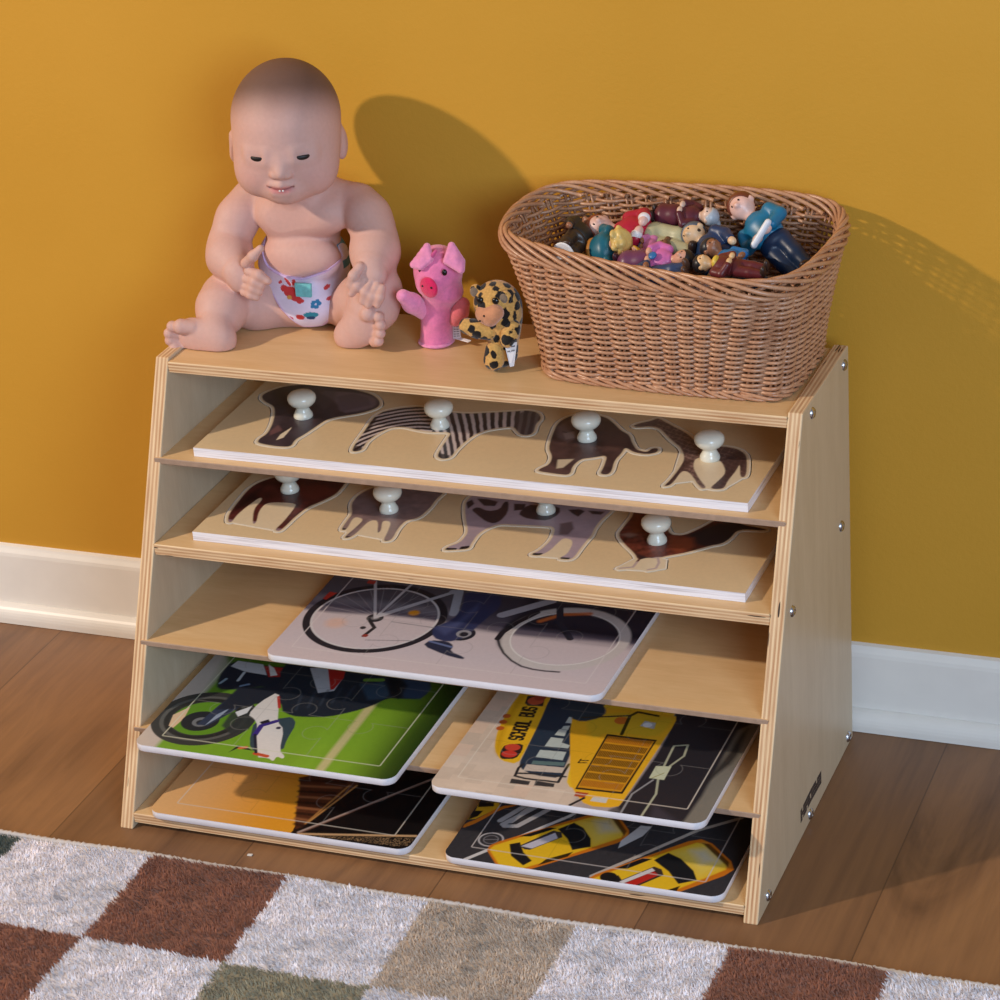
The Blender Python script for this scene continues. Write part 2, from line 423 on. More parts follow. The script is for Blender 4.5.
# ------------------------------------------------------------------ printed puzzles: a small rasteriser that paints mesh vertices
class Canvas:
    def __init__(s, x0, x1, y0, y1, dx, dy, z):
        s.xs = np.linspace(x0, x1, int(round((x1-x0)/dx))+1); s.ys = np.linspace(y0, y1, int(round((y1-y0)/dy))+1)
        s.X, s.Y = np.meshgrid(s.xs, s.ys, indexing='ij'); s.z = z
        s.aa = .0007
        s.c = np.zeros(s.X.shape+(3,)); s.zoom = None
    def view(s, ox, oy, sc): s.zoom = (ox, oy, sc); return s
    def P(s, pts):
        """traced photo positions -> points on this puzzle's surface"""
        out = []
        for p in pts:
            u, v = (s.zoom[0]+p[0]/s.zoom[2], s.zoom[1]+p[1]/s.zoom[2]) if s.zoom else p
            out.append(onz(u, v, s.z)[:2])
        return np.array(out)
    def blend(s, d, col, a=1.0, soft=None):
        w = s.aa if soft is None else soft
        k = (np.clip(.5-d/w, 0, 1)*a)[..., None]
        s.c = s.c*(1-k)+np.asarray(col)*k
    def fill(s, col): s.c[:] = col
    def polyd(s, Q):
        X, Y = s.X, s.Y
        d = np.full(X.shape, 1e9); sg = np.ones(X.shape); n = len(Q)
        for i in range(n):
            a = Q[i]; b = Q[i-1]; e = b-a
            wx, wy = X-a[0], Y-a[1]
            t = np.clip((wx*e[0]+wy*e[1])/(e @ e+1e-15), 0, 1)
            d = np.minimum(d, (wx-e[0]*t)**2+(wy-e[1]*t)**2)
            c1 = Y >= a[1]; c2 = Y < b[1]; c3 = e[0]*wy > e[1]*wx
            fl = (c1 & c2 & c3) | (~c1 & ~c2 & ~c3)
            sg = np.where(fl, -sg, sg)
        return sg*np.sqrt(d)
    def lined(s, Q):
        d = np.full(s.X.shape, 1e9)
        for a, b in zip(Q[:-1], Q[1:]):
            e = b-a; wx, wy = s.X-a[0], s.Y-a[1]
            t = np.clip((wx*e[0]+wy*e[1])/(e @ e+1e-15), 0, 1)
            d = np.minimum(d, (wx-e[0]*t)**2+(wy-e[1]*t)**2)
        return np.sqrt(d)
    def poly(s, pts, rgb, a=1, soft=None):
        Q = s.P(pts); Q = chaikin(Q, 1) if len(Q) > 6 else Q
        s.blend(s.polyd(Q), Sa(*rgb), a, soft); return s
    def line(s, pts, w, rgb, a=1, soft=None, loc=False):
        Q = np.array(pts, float) if loc else s.P(pts)
        s.blend(s.lined(Q)-w*.5, Sa(*rgb), a, soft); return s
    def ring(s, c, r, w, rgb, a=1, soft=None, ry=None, rot=0):
        d = s.elld(c, r, ry, rot); s.blend(np.abs(d)-w*.5, Sa(*rgb), a, soft); return s
    def disc(s, c, r, rgb, a=1, soft=None, ry=None, rot=0):
        s.blend(s.elld(c, r, ry, rot), Sa(*rgb), a, soft); return s
    def elld(s, c, r, ry=None, rot=0):
        ry = ry or r; x, y = s.X-c[0], s.Y-c[1]
        x, y = x*math.cos(rot)+y*math.sin(rot), -x*math.sin(rot)+y*math.cos(rot)
        return (np.sqrt((x/r)**2+(y/ry)**2)-1)*min(r, ry)
def circle3(a, b, c):
    A = np.array([[2*(b[0]-a[0]), 2*(b[1]-a[1])], [2*(c[0]-a[0]), 2*(c[1]-a[1])]])
    o = np.linalg.solve(A, [b @ b-a @ a, c @ c-a @ a]); return o, np.linalg.norm(o-a)
def fbm(X, Y, f, seed, oct=4):
    r = np.random.default_rng(seed); out = np.zeros(X.shape); amp = 1
    for o in range(oct):
        for _ in range(3):
            t = r.uniform(0, 6.283); ph = r.uniform(0, 6.283)
            out += amp*np.sin((X*math.cos(t)+Y*math.sin(t))*f*2**o*r.uniform(.8, 1.3)+ph+1.3*np.sin(Y*f*2**o*.7+ph*2))
        amp *= .55
    return out/3.5
def sheet(name, X, Y, keep, col, zt, zb, mats, parent=None, contour=None, bot=True):
    """slab made of the kept grid cells; edge vertices are pulled onto the contour d=0; material 0 = printed top, 1 = sides"""
    nx, ny = X.shape
    X = X.copy(); Y = Y.copy()
    if contour is not None:
        gx = np.gradient(contour, axis=0)/np.gradient(X, axis=0); gy = np.gradient(contour, axis=1)/np.gradient(Y, axis=1)
        g2 = gx*gx+gy*gy+1e-9
        onb = np.zeros(X.shape, bool)
        k = np.pad(keep, 1)
        cnt = k[:-1, :-1].astype(int)+k[1:, :-1]+k[:-1, 1:]+k[1:, 1:]
        onb = (cnt > 0) & (cnt < 4) & (np.abs(contour) < .0022)
        X[onb] -= (contour*gx/g2)[onb]; Y[onb] -= (contour*gy/g2)[onb]
    vid = np.arange(nx*ny).reshape(nx, ny)
    ii, jj = np.nonzero(keep)
    F = np.stack([vid[ii, jj], vid[ii+1, jj], vid[ii+1, jj+1], vid[ii, jj+1]], 1)
    E = np.concatenate([F[:, [0, 1]], F[:, [1, 2]], F[:, [2, 3]], F[:, [3, 0]]])
    key = np.minimum(E[:, 0], E[:, 1])*(nx*ny)+np.maximum(E[:, 0], E[:, 1])
    u, inv, c = np.unique(key, return_inverse=True, return_counts=True)
    B = E[c[inv] == 1]
    used = np.unique(F); mp = np.full(nx*ny, -1); mp[used] = np.arange(len(used))
    bv = np.unique(B); mb1 = np.full(nx*ny, -1); mb1[bv] = len(used)+np.arange(len(bv))
    mb2 = mb1+len(bv)
    x, y = X.ravel(), Y.ravel()
    V = np.concatenate([np.stack([x[used], y[used], np.full(len(used), zt)], 1),
                        np.stack([x[bv], y[bv], np.full(len(bv), zt)], 1), np.stack([x[bv], y[bv], np.full(len(bv), zb)], 1)])
    Q = np.stack([mb1[B[:, 0]], mb2[B[:, 0]], mb2[B[:, 1]], mb1[B[:, 1]]], 1)
    FF = np.concatenate([mp[F], Q]); mi = np.concatenate([np.zeros(len(F)), np.ones(len(Q))])
    C = col.reshape(-1, 3); cc = np.concatenate([C[used], C[bv], C[bv]])
    return mesh_np(name, V, FF, mats, parent, cc, smooth=False, midx=mi)

M_PRINT = colmat('printed_puzzle_face', .3, .35)
M_WHITE_EDGE = plain('white_board_edge', (232, 228, 234), .45, var=.03)
M_PIECE_EDGE = plain('pale_piece_edge', (224, 206, 180), .5)
def m_whiteply():
    m, nt, b = newmat('whitewashed_ply_edge')
    v = objcoord(nt, (14, 14, 900)); n = noise(nt, v, 1, 2)
    L(nt, ramp(nt, n, [(.3, S(198, 192, 196)), (.5, S(232, 230, 238)), (.75, S(244, 243, 248))]), b.inputs['Base Color']); b.inputs['Roughness'].default_value = .5
    return m
M_WPLY = m_whiteply()
M_KNOB = plain('cream_knob_lacquer', (226, 222, 206), .22, var=.05, scale=40, spec=.6)
def rbox(X, Y, x0, x1, y0, y1, r):
    qx = np.abs(X-(x0+x1)/2)-((x1-x0)/2-r); qy = np.abs(Y-(y0+y1)/2)-((y1-y0)/2-r)
    return np.hypot(np.maximum(qx, 0), np.maximum(qy, 0))+np.minimum(np.maximum(qx, qy), 0)-r
def round_corners(X, Y, x0, x1, y0, y1, r):
    """squeeze the grid's corner squares into quarter discs"""
    X = X.copy(); Y = Y.copy()
    for cx, sx in ((x0+r, -1), (x1-r, 1)):
        for cy, sy in ((y0+r, -1), (y1-r, 1)):
            a = (X-cx)*sx; b = (Y-cy)*sy; m = (a > 0) & (b > 0)
            k = np.maximum(a, b)/np.maximum(np.hypot(a, b), 1e-9)
            X = np.where(m, cx+sx*a*k, X); Y = np.where(m, cy+sy*b*k, Y)
    return X, Y

def chaikin(Q, n=2):
    for _ in range(n):
        R2 = np.roll(Q, -1, 0); Q = np.stack([Q*.78+R2*.22, Q*.22+R2*.78], 1).reshape(-1, 2)
    return Q
# ---------- two knob boards
KN = .0095
def knob_board(z, x0, x1, y0, y1, label, animals, group):
    zt = z+KN
    cv = Canvas(x0, x1, y0, y1, .0009, .0011, zt)
    nz = fbm(cv.X, cv.Y, 60, int(z*1000), 3)[..., None]
    base = Sa(226, 196, 152)*(1+.02*nz)
    root = empty('knob_puzzle_board', ((x0+x1)/2, (y0+y1)/2, z), label, 'puzzle board', 'animal knob boards')
    hole = np.full(cv.X.shape, 1.0)
    X, Y = cv.X, cv.Y
    for an in animals:
        cv.zoom = an['zoom']; d = np.full(X.shape, 1.0)
        for pg in an['body']: d = np.minimum(d, cv.polyd(chaikin(cv.P(pg))))
        for ln, w in an.get('lines', []): d = np.minimum(d, cv.lined(cv.P(ln))-w)
        pd = d.copy()
        for pg in an.get('pad', []): pd = np.minimum(pd, cv.polyd(cv.P(pg))+.002)
        b = pd-.0036
        an['d'] = d; an['b'] = b; hole = np.minimum(hole, b-.0009)
    hm = .25*(hole[:-1, :-1]+hole[1:, :-1]+hole[:-1, 1:]+hole[1:, 1:])
    sheet('board_face', X, Y, hm > 0, np.broadcast_to(base, cv.c.shape), zt, zt-.0055, [M_PRINT, M_WPLY], root, np.where(np.abs(hole) < .003, hole, 9))
    bm = bmesh.new(); add_box(bm, (x0, y0, z+.0002), (x1, y1, zt-.0055)); bm_obj('board_backing', bm, M_WPLY, root)
    for an in animals:
        cv.zoom = an['zoom']; cv.c = np.broadcast_to(Sa(228, 206, 172), cv.c.shape).copy()
        cv.blend(np.abs(an['b']+.0006)-.0006, Sa(244, 236, 222))
        pic = Canvas.__new__(Canvas); pic.__dict__.update(cv.__dict__); pic.c = np.zeros(cv.c.shape); pic.fill(Sa(*an['rgb']))
        an['paint'](pic)
        k = np.clip(.5-an['d']/.0009, 0, 1)[..., None]
        cv.c = cv.c*(1-k)+pic.c*k
        bm_ = an['b']; m = .25*(bm_[:-1, :-1]+bm_[1:, :-1]+bm_[:-1, 1:]+bm_[1:, 1:]) < 0
        kp = an['knob']; kc = onz(kp[0], kp[1], zt)
        pr = empty(an['name'], (kc[0], kc[1], zt-.0055), an['label'], 'puzzle piece', 'animal pieces of the '+group)
        sheet('printed_animal', X, Y, m, cv.c, zt+.0004, zt-.0054, [M_PRINT, M_PIECE_EDGE], pr, np.where(np.abs(bm_) < .003, bm_, 9))
        prof = [(.0098, .0004), (.0103, .0018), (.0098, .0044), (.0086, .0062), (.0072, .009), (.0068, .0105), (.0078, .0122), (.0115, .0142),
                (.0142, .0172), (.0152, .0205), (.0146, .0238), (.0122, .0262), (.008, .0278), (.0035, .0284), (.0001, .0285)]
        V, F = lathe([(r*.95, h*.98) for r, h in prof], (kc[0], kc[1], zt))
        mesh_np('knob', V, F, M_KNOB, pr)
def shade_noise(c, f, amt, seed): c.c = c.c*(1+amt*fbm(c.X, c.Y, f, seed))[..., None].clip(.2, 2)
def p_elephant(c):
    shade_noise(c, 160, .3, 3)
    c.poly([(600, 75), (800, 85), (890, 110), (890, 150), (820, 172), (720, 185), (700, 130)], (124, 106, 114), .9, .004)
    c.poly([(700, 105), (780, 90), (850, 110), (860, 145), (770, 165), (720, 175)], (100, 84, 94), .8, .003)
    c.poly([(380, 270), (420, 240), (440, 265), (380, 290)], (120, 84, 84), .8, .003)
    c.poly([(560, 60), (700, 70), (690, 120), (640, 170), (600, 130)], (92, 78, 84), .6, .005)
    c.poly([(410, 312), (430, 285), (485, 250), (478, 262), (445, 300)], (232, 214, 184))
def p_zebra(c):
    # stripes run across the body and fan over the rump
    o = c.P([(330, 300)])[0]; q = c.P([(480, 150)])[0]; ax = unit(c.P([(860, 110)])[0]-c.P([(300, 120)])[0])
    s1 = (c.X-q[0])*ax[0]+(c.Y-q[1])*ax[1]; t1 = -(c.X-q[0])*ax[1]+(c.Y-q[1])*ax[0]
    ang = np.arctan2(c.Y-o[1], c.X-o[0])
    f = np.where(s1 < -.006, np.hypot(c.X-o[0], (c.Y-o[1])*.8)*900-ang*5, s1*820+t1*(220-s1*2500))
    st = sstep(-.05, .35, np.sin(f+.5*fbm(c.X, c.Y, 120, 4)))[..., None]
    c.c = Sa(52, 42, 46)*(1-st)+Sa(206, 190, 186)*st
    c.poly([(800, 110), (870, 85), (925, 110), (900, 150), (890, 195), (850, 202), (810, 185)], (74, 62, 66), .85, .004)
    for pg in ([(90, 272), (95, 245), (140, 245), (140, 272)], [(460, 305), (465, 275), (520, 285), (520, 308)], [(145, 180), (190, 120), (205, 125), (165, 185)]): c.poly(pg, (40, 30, 34), .9, .002)
def p_lion(c):
    shade_noise(c, 200, .3, 7)
    c.poly([(140, 100), (190, 70), (215, 100), (215, 140), (175, 160), (140, 140)], (112, 90, 88), .9, .004)
    c.poly([(160, 125), (200, 118), (205, 140), (170, 148)], (150, 128, 122), .8, .002)
    c.line([(158, 118), (172, 122)], .0012, (30, 22, 22)); c.line([(190, 112), (203, 116)], .0012, (30, 22, 22))
    c.poly([(330, 90), (400, 130), (400, 165), (360, 190), (310, 190)], (92, 66, 62), .7, .006)
    c.poly([(65, 265), (100, 240), (190, 265), (180, 280)], (104, 76, 72), .7, .003)
    c.poly([(135, 255), (140, 222), (200, 220), (160, 252)], (224, 204, 172), .85, .002)
def p_giraffe(c):
    vx = fbm(c.X, c.Y, 520, 21, 1); vy = fbm(c.X+.3, c.Y, 470, 22, 1)
    net = np.abs(np.sin(c.X*520+1.5*vx))*np.abs(np.sin(c.Y*430+1.2*vy+c.X*200))
    c.c = c.c*(1-.0)+(np.clip(.32-net, 0, .32)/.32)[..., None]*Sa(128, 104, 96)*.8
    c.poly([(405, 105), (440, 85), (500, 70), (520, 90), (470, 102)], (96, 78, 76), .8, .003)
    c.poly([(610, 225), (640, 225), (600, 262), (565, 312), (530, 324), (550, 300)], (70, 48, 46), .8, .002)
    c.poly([(740, 230), (800, 190), (836, 200), (836, 260), (800, 262), (755, 330), (700, 332)], (66, 46, 46), .75, .004)
def p_horse(c):
    shade_noise(c, 150, .35, 9)
    c.poly([(420, 60), (520, 60), (560, 80), (480, 115), (430, 100)], (106, 44, 36), .8, .006)
    c.poly([(160, 170), (230, 90), (290, 60), (250, 115)], (44, 20, 22), .8, .006)
    c.poly([(380, 175), (440, 120), (470, 120), (410, 170)], (104, 42, 34), .8, .003)
    for pg in ([(140, 203), (150, 190), (170, 195), (165, 208)], [(235, 212), (240, 198), (262, 200), (262, 212)], [(320, 240), (335, 225), (365, 228), (350, 242)]): c.poly(pg, (150, 120, 128), .9, .002)
def p_deer(c):
    shade_noise(c, 260, .22, 13)
    for pg in ([(620, 180), (660, 180), (600, 235), (575, 235)], [(690, 190), (725, 195), (640, 248), (600, 262)], [(770, 195), (810, 200), (770, 275), (745, 275)]): c.poly(pg, (150, 128, 122), .7, .003)
    for pg in ([(577, 235), (588, 224), (606, 228), (600, 237)], [(588, 265), (600, 255), (630, 258), (622, 267)], [(716, 247), (720, 238), (742, 240), (738, 249)], [(735, 280), (745, 270), (778, 272), (775, 281)]): c.poly(pg, (44, 32, 34))
def p_cow(c):
    shade_noise(c, 120, .1, 15)
    d = (70, 52, 54)
    for pg in ([(255, 100), (290, 85), (340, 108), (400, 98), (420, 60), (445, 60), (440, 115), (405, 155), (370, 170), (330, 160), (290, 130)], [(285, 45), (340, 48), (390, 60), (375, 82), (320, 80)],
               [(490, 120), (540, 75), (600, 78), (700, 85), (700, 120), (640, 155), (570, 150), (520, 140)], [(470, 70), (530, 72), (520, 100), (470, 105)],
               [(740, 100), (800, 98), (825, 108), (790, 135), (760, 118)], [(840, 105), (925, 110), (905, 125), (860, 122)], [(230, 65), (260, 50), (272, 70), (240, 95)]):
        c.poly(pg, d, 1, .0016)
    c.poly([(700, 170), (760, 160), (770, 195), (740, 225), (695, 225)], (112, 92, 94), .9, .003)
    for pg in ([(118, 305), (130, 290), (185, 293), (180, 305)], [(192, 302), (205, 285), (250, 280), (245, 295)], [(545, 330), (560, 317), (615, 318), (600, 332)], [(685, 348), (700, 338), (750, 340), (745, 352)]): c.poly(pg, (40, 30, 32))
def p_rooster(c):
    nz = fbm(c.X, c.Y, 420, 17)
    c.c = c.c*(1+.45*nz)[..., None].clip(.35, 2)
    c.poly([(470, 155), (560, 120), (690, 80), (760, 100), (900, 125), (830, 140), (740, 130), (700, 185), (560, 215)], (46, 36, 38), 1, .006)
    c.poly([(215, 50), (260, 50), (280, 130), (200, 150)], (128, 62, 36), .7, .006)
    c.poly([(145, 150), (200, 140), (240, 150), (200, 165)], (150, 120, 106), .6, .004)
    c.poly([(400, 160), (520, 165), (520, 215), (440, 240), (400, 210)], (150, 74, 44), .6, .006)
    c.poly([(225, 240), (290, 265), (330, 262), (250, 282)], (40, 30, 34), .9, .004)
    c.poly([(100, 312), (230, 286), (330, 262), (400, 262), (400, 330), (100, 340)], (190, 164, 160), 1, .0015)
SAFARI = [
 dict(name='elephant_puzzle_piece', label='dark elephant piece with a cream knob at the left of the upper animal board', zoom=(190, 375, 4.762), knob=(303.5, 417), rgb=(66, 54, 60), paint=p_elephant,
      body=[[(340, 100), (375, 80), (450, 55), (560, 45), (700, 55), (800, 75), (870, 95), (905, 125), (900, 155), (830, 180), (740, 195), (680, 205), (640, 220), (590, 255), (545, 285), (500, 310), (480, 345), (400, 340), (320, 325), (330, 305), (370, 280), (395, 230), (405, 180), (400, 150), (350, 125)]]),
 dict(name='zebra_puzzle_piece', label='striped zebra piece with a cream knob on the upper animal board', zoom=(330, 390, 4.348), knob=(440, 427), rgb=(120, 110, 110), paint=p_zebra,
      body=[[(95, 265), (110, 235), (150, 180), (190, 120), (230, 95), (300, 80), (380, 72), (450, 85), (530, 100), (600, 105), (700, 100), (800, 95), (860, 90), (905, 100), (920, 125), (895, 150), (885, 190), (850, 200), (820, 190), (800, 160), (740, 165), (680, 175), (640, 190), (600, 215), (550, 260), (525, 295), (490, 303), (465, 290), (480, 260), (510, 215), (530, 185), (440, 185), (380, 175), (320, 160), (260, 165), (210, 190), (160, 225), (140, 262), (110, 270)]]),
 dict(name='lion_puzzle_piece', label='dark maned lion piece with a cream knob on the upper animal board', zoom=(520, 400, 3.704), knob=(587, 439.5), rgb=(76, 55, 54), paint=p_lion,
      body=[[(120, 130), (140, 85), (185, 60), (250, 50), (320, 65), (350, 90), (375, 115), (405, 130), (415, 160), (430, 185), (470, 195), (490, 180), (512, 180), (510, 195), (470, 203), (420, 195), (390, 175), (375, 200), (350, 225), (340, 265), (325, 278), (295, 275), (310, 250), (325, 205), (270, 215), (225, 220), (195, 245), (185, 280), (135, 275), (65, 265), (75, 255), (110, 240), (120, 210), (105, 180)]]),
 dict(name='giraffe_puzzle_piece', label='brown giraffe piece with a cream knob at the right of the upper animal board', zoom=(520, 400, 3.704), knob=(710, 459), rgb=(96, 70, 64), paint=p_giraffe,
      body=[[(418, 98), (440, 88), (490, 78), (510, 68), (530, 78), (570, 100), (620, 125), (660, 165), (680, 180), (740, 172), (800, 180), (835, 200), (842, 225), (838, 285), (815, 288), (815, 235), (800, 265), (770, 300), (755, 332), (700, 330), (730, 305), (765, 270), (745, 225), (700, 215), (650, 215), (640, 250), (665, 295), (692, 326), (670, 330), (630, 270), (600, 262), (562, 315), (530, 322), (555, 300), (590, 255), (610, 220), (600, 180), (560, 150), (520, 105), (480, 98), (435, 102)]],
      pad=[[(600, 180), (840, 200), (840, 280), (755, 330), (690, 330), (640, 300), (560, 310)]]),
]
FARM = [
 dict(name='horse_puzzle_piece', label='dark red-brown horse piece with a cream knob at the left of the lower animal board', zoom=(190, 470, 3.846), knob=(290, 491), rgb=(84, 36, 33), paint=p_horse,
      body=[[(145, 200), (150, 170), (180, 130), (220, 80), (260, 50), (340, 25), (450, 20), (540, -10), (600, -45), (650, -30), (620, 20), (585, 68), (560, 95), (510, 120), (450, 145), (400, 185), (370, 215), (345, 237), (325, 232), (360, 200), (400, 150), (410, 130), (330, 125), (290, 130), (265, 160), (255, 205), (240, 210), (245, 150), (280, 115), (270, 105), (215, 145), (180, 175), (160, 203)]],
      pad=[[(150, 200), (270, 110), (410, 135), (330, 232)]]),
 dict(name='deer_puzzle_piece', label='grey-brown four-legged animal piece, second from the left on the lower animal board', zoom=(190, 470, 3.846), knob=(389, 511), rgb=(128, 106, 106), paint=p_deer,
      body=[[(620, 130), (650, 95), (700, 70), (800, 50), (900, 30), (960, 0), (1000, 20), (985, 80), (945, 115), (925, 145), (880, 185), (830, 195), (800, 225), (775, 272), (742, 275), (760, 240), (775, 200), (740, 195), (735, 235), (720, 245), (725, 195), (690, 195), (640, 245), (612, 262), (590, 262), (640, 220), (670, 190), (630, 180), (602, 232), (580, 232), (605, 195), (625, 170)]],
      pad=[[(600, 240), (640, 180), (780, 195), (760, 270)]]),
 dict(name='cow_puzzle_piece', label='pale cow piece with dark patches and a cream knob on the lower animal board', zoom=(420, 490, 5), knob=(546, 512), rgb=(172, 152, 162), paint=p_cow,
      body=[[(230, 60), (260, 30), (330, 10), (450, 15), (600, 25), (750, 30), (880, 30), (960, -10), (1010, 20), (990, 70), (940, 118), (900, 155), (870, 195), (860, 225), (820, 270), (790, 310), (770, 338), (745, 350), (690, 345), (740, 320), (770, 255), (720, 240), (690, 265), (650, 305), (600, 330), (550, 325), (600, 305), (660, 250), (680, 185), (600, 180), (480, 175), (400, 170), (340, 190), (290, 220), (255, 270), (245, 295), (190, 300), (120, 303), (140, 285), (200, 265), (235, 225), (240, 200), (230, 150), (225, 100)]],
      pad=[[(560, 328), (690, 230), (770, 250), (740, 345)]]),
 dict(name='rooster_puzzle_piece', label='red-brown rooster piece with a black tail at the right of the lower animal board', zoom=(590, 505, 5), knob=(657, 542), rgb=(104, 50, 38), paint=p_rooster,
      body=[[(140, 150), (170, 110), (215, 55), (230, 0), (290, -20), (330, 10), (380, 100), (400, 150), (470, 155), (560, 115), (640, 70), (690, 70), (740, 95), (880, 122), (880, 130), (740, 122), (700, 170), (660, 195), (600, 205), (480, 240), (390, 255), (330, 270), (285, 265), (240, 278), (225, 245), (170, 195)]],
      lines=[([(245, 275), (215, 312), (150, 318)], .0012), ([(340, 268), (345, 290), (330, 318), (290, 325)], .0012)],
      pad=[[(225, 270), (340, 268), (380, 275), (375, 318), (310, 330), (130, 320)]]),
]
knob_board(Z2, .0455, .605, .1563, .342, 'pale wooden animal board with elephant, zebra, lion and giraffe cut-outs on the upper shelf', SAFARI, 'upper animal knob puzzle')
knob_board(Z3, .0490, .6085, .1282, .330, 'pale wooden animal board with horse, cow and rooster cut-outs on the second shelf', FARM, 'lower animal knob puzzle')

# ---------- five framed jigsaws
JT = .0083
def jigsaw(z, x0, x1, y0, y1, label, paint, nx, ny, inset, seam=(214, 206, 204), seed=1, lw=.0011):
    zt = z+JT
    cv = Canvas(x0, x1, y0, y1, .00062, .00095, zt)
    paint(cv); cv.zoom = None
    X, Y = cv.X, cv.Y
    r = np.random.default_rng(seed)
    ix0, ix1, iy0, iy1 = x0+inset, x1-inset, y0+inset, y1-inset
    ins = (X > ix0) & (X < ix1) & (Y > iy0) & (Y < iy1)
    cw, ch = (ix1-ix0)/nx, (iy1-iy0)/ny
    # piece label per vertex: grid cells with round tabs
    lab = (np.clip(((X-ix0)/cw).astype(int), 0, nx-1)*ny+np.clip(((Y-iy0)/ch).astype(int), 0, ny-1))+1
    tabs = []
    for i in range(nx):
        for j in range(ny):
            for di, dj in ((1, 0), (0, 1)):
                if i+di >= nx or j+dj >= ny: continue
                sgn = 1 if r.random() < .5 else -1
                px = ix0+(i+(1 if di else r.uniform(.38, .62)))*cw; py = iy0+(j+(1 if dj else r.uniform(.38, .62)))*ch
                rad = min(cw, ch)*.17; off = rad*.75*sgn
                tabs.append((px+off*di, py+off*dj, rad, (i*ny+j if sgn > 0 else (i+di)*ny+j+dj)+1))
    for tx, ty, tr, l in tabs: lab[(np.hypot(X-tx, Y-ty) < tr) & ins] = l
    lab[~ins] = 0
    # seam lines between the pieces
    sd = np.full(X.shape, 1.0)
    cols = Sa(*seam)
    lines = np.full(X.shape, 1.0)
    for i in range(1, nx): lines = np.minimum(lines, np.abs(X-(ix0+i*cw)))
    for j in range(1, ny): lines = np.minimum(lines, np.abs(Y-(iy0+j*ch)))
    for tx, ty, tr, l in tabs:
        q = np.hypot(X-tx, Y-ty); lines = np.where(q < tr, 1.0, lines)
    for tx, ty, tr, l in tabs:
        q = np.hypot(X-tx, Y-ty)
        onown = np.zeros(X.shape, bool)
        ci, cj = divmod(l-1, ny)
        own = (np.abs(X-(ix0+(ci+.5)*cw)) < cw/2) & (np.abs(Y-(iy0+(cj+.5)*ch)) < ch/2)
        lines = np.minimum(lines, np.where(own, 1.0, np.abs(q-tr)))
    lines[~ins] = 1.0
    dark = cv.c.mean(-1, keepdims=True)
    k = (np.clip(.9-lines/.0009, 0, 1)*.38)[..., None]
    cv.c = cv.c*(1-k)+np.where(dark > .25, cv.c*.45, Sa(170, 165, 160))*k
    fr = np.abs(rbox(X, Y, ix0, ix1, iy0, iy1, .0015)); cv.blend(fr-lw*.5, cols, .85)
    root = empty('jigsaw_puzzle', ((x0+x1)/2, (y0+y1)/2, z), label, 'jigsaw puzzle', 'tray jigsaws on the lower shelves')
    RX, RY = round_corners(X, Y, x0, x1, y0, y1, .012)
    lm = lab[:-1, :-1]
    sheet('tray_frame', RX, RY, lm == 0, cv.c, zt, zt-.0007, [M_PRINT, M_WHITE_EDGE], root)
    for l in range(1, nx*ny+1):
        if (lm == l).any(): sheet('jigsaw_piece', X, Y, lm == l, cv.c, zt, zt-.003, [M_PRINT, M_WHITE_EDGE], root)
    # white backing tray with a softened edge
    n = 8; rr = .012
    out = []
    for cx, cy, a0 in ((x1-rr, y0+rr, -90), (x1-rr, y1-rr, 0), (x0+rr, y1-rr, 90), (x0+rr, y0+rr, 180)):
        for q in range(n+1):
            a = math.radians(a0+90*q/n); out.append((cx, cy, math.cos(a), math.sin(a)))
    V = []; F = []; prof = [(-.0010, JT-.0001), (-.0003, JT-.0004), (0, JT-.0014), (0, .0016), (-.001, .0006), (-.02, .0006)]
    m = len(out)
    for o, h in prof:
        for cx, cy, ca, sa in out: V.append((cx+ca*(rr+o), cy+sa*(rr+o), z+h))
    for a in range(len(prof)-1):
        for i in range(m):
            j = (i+1) % m; F.append((a*m+i, a*m+j, (a+1)*m+j, (a+1)*m+i))
    mesh_np('tray_backing', V, F, M_WHITE_EDGE, root)
    bm = bmesh.new(); add_box(bm, (x0+.006, y0+.006, z+.001), (x1-.006, y1-.006, z+JT-.0032)); bm_obj('tray_base', bm, M_WHITE_EDGE, root)

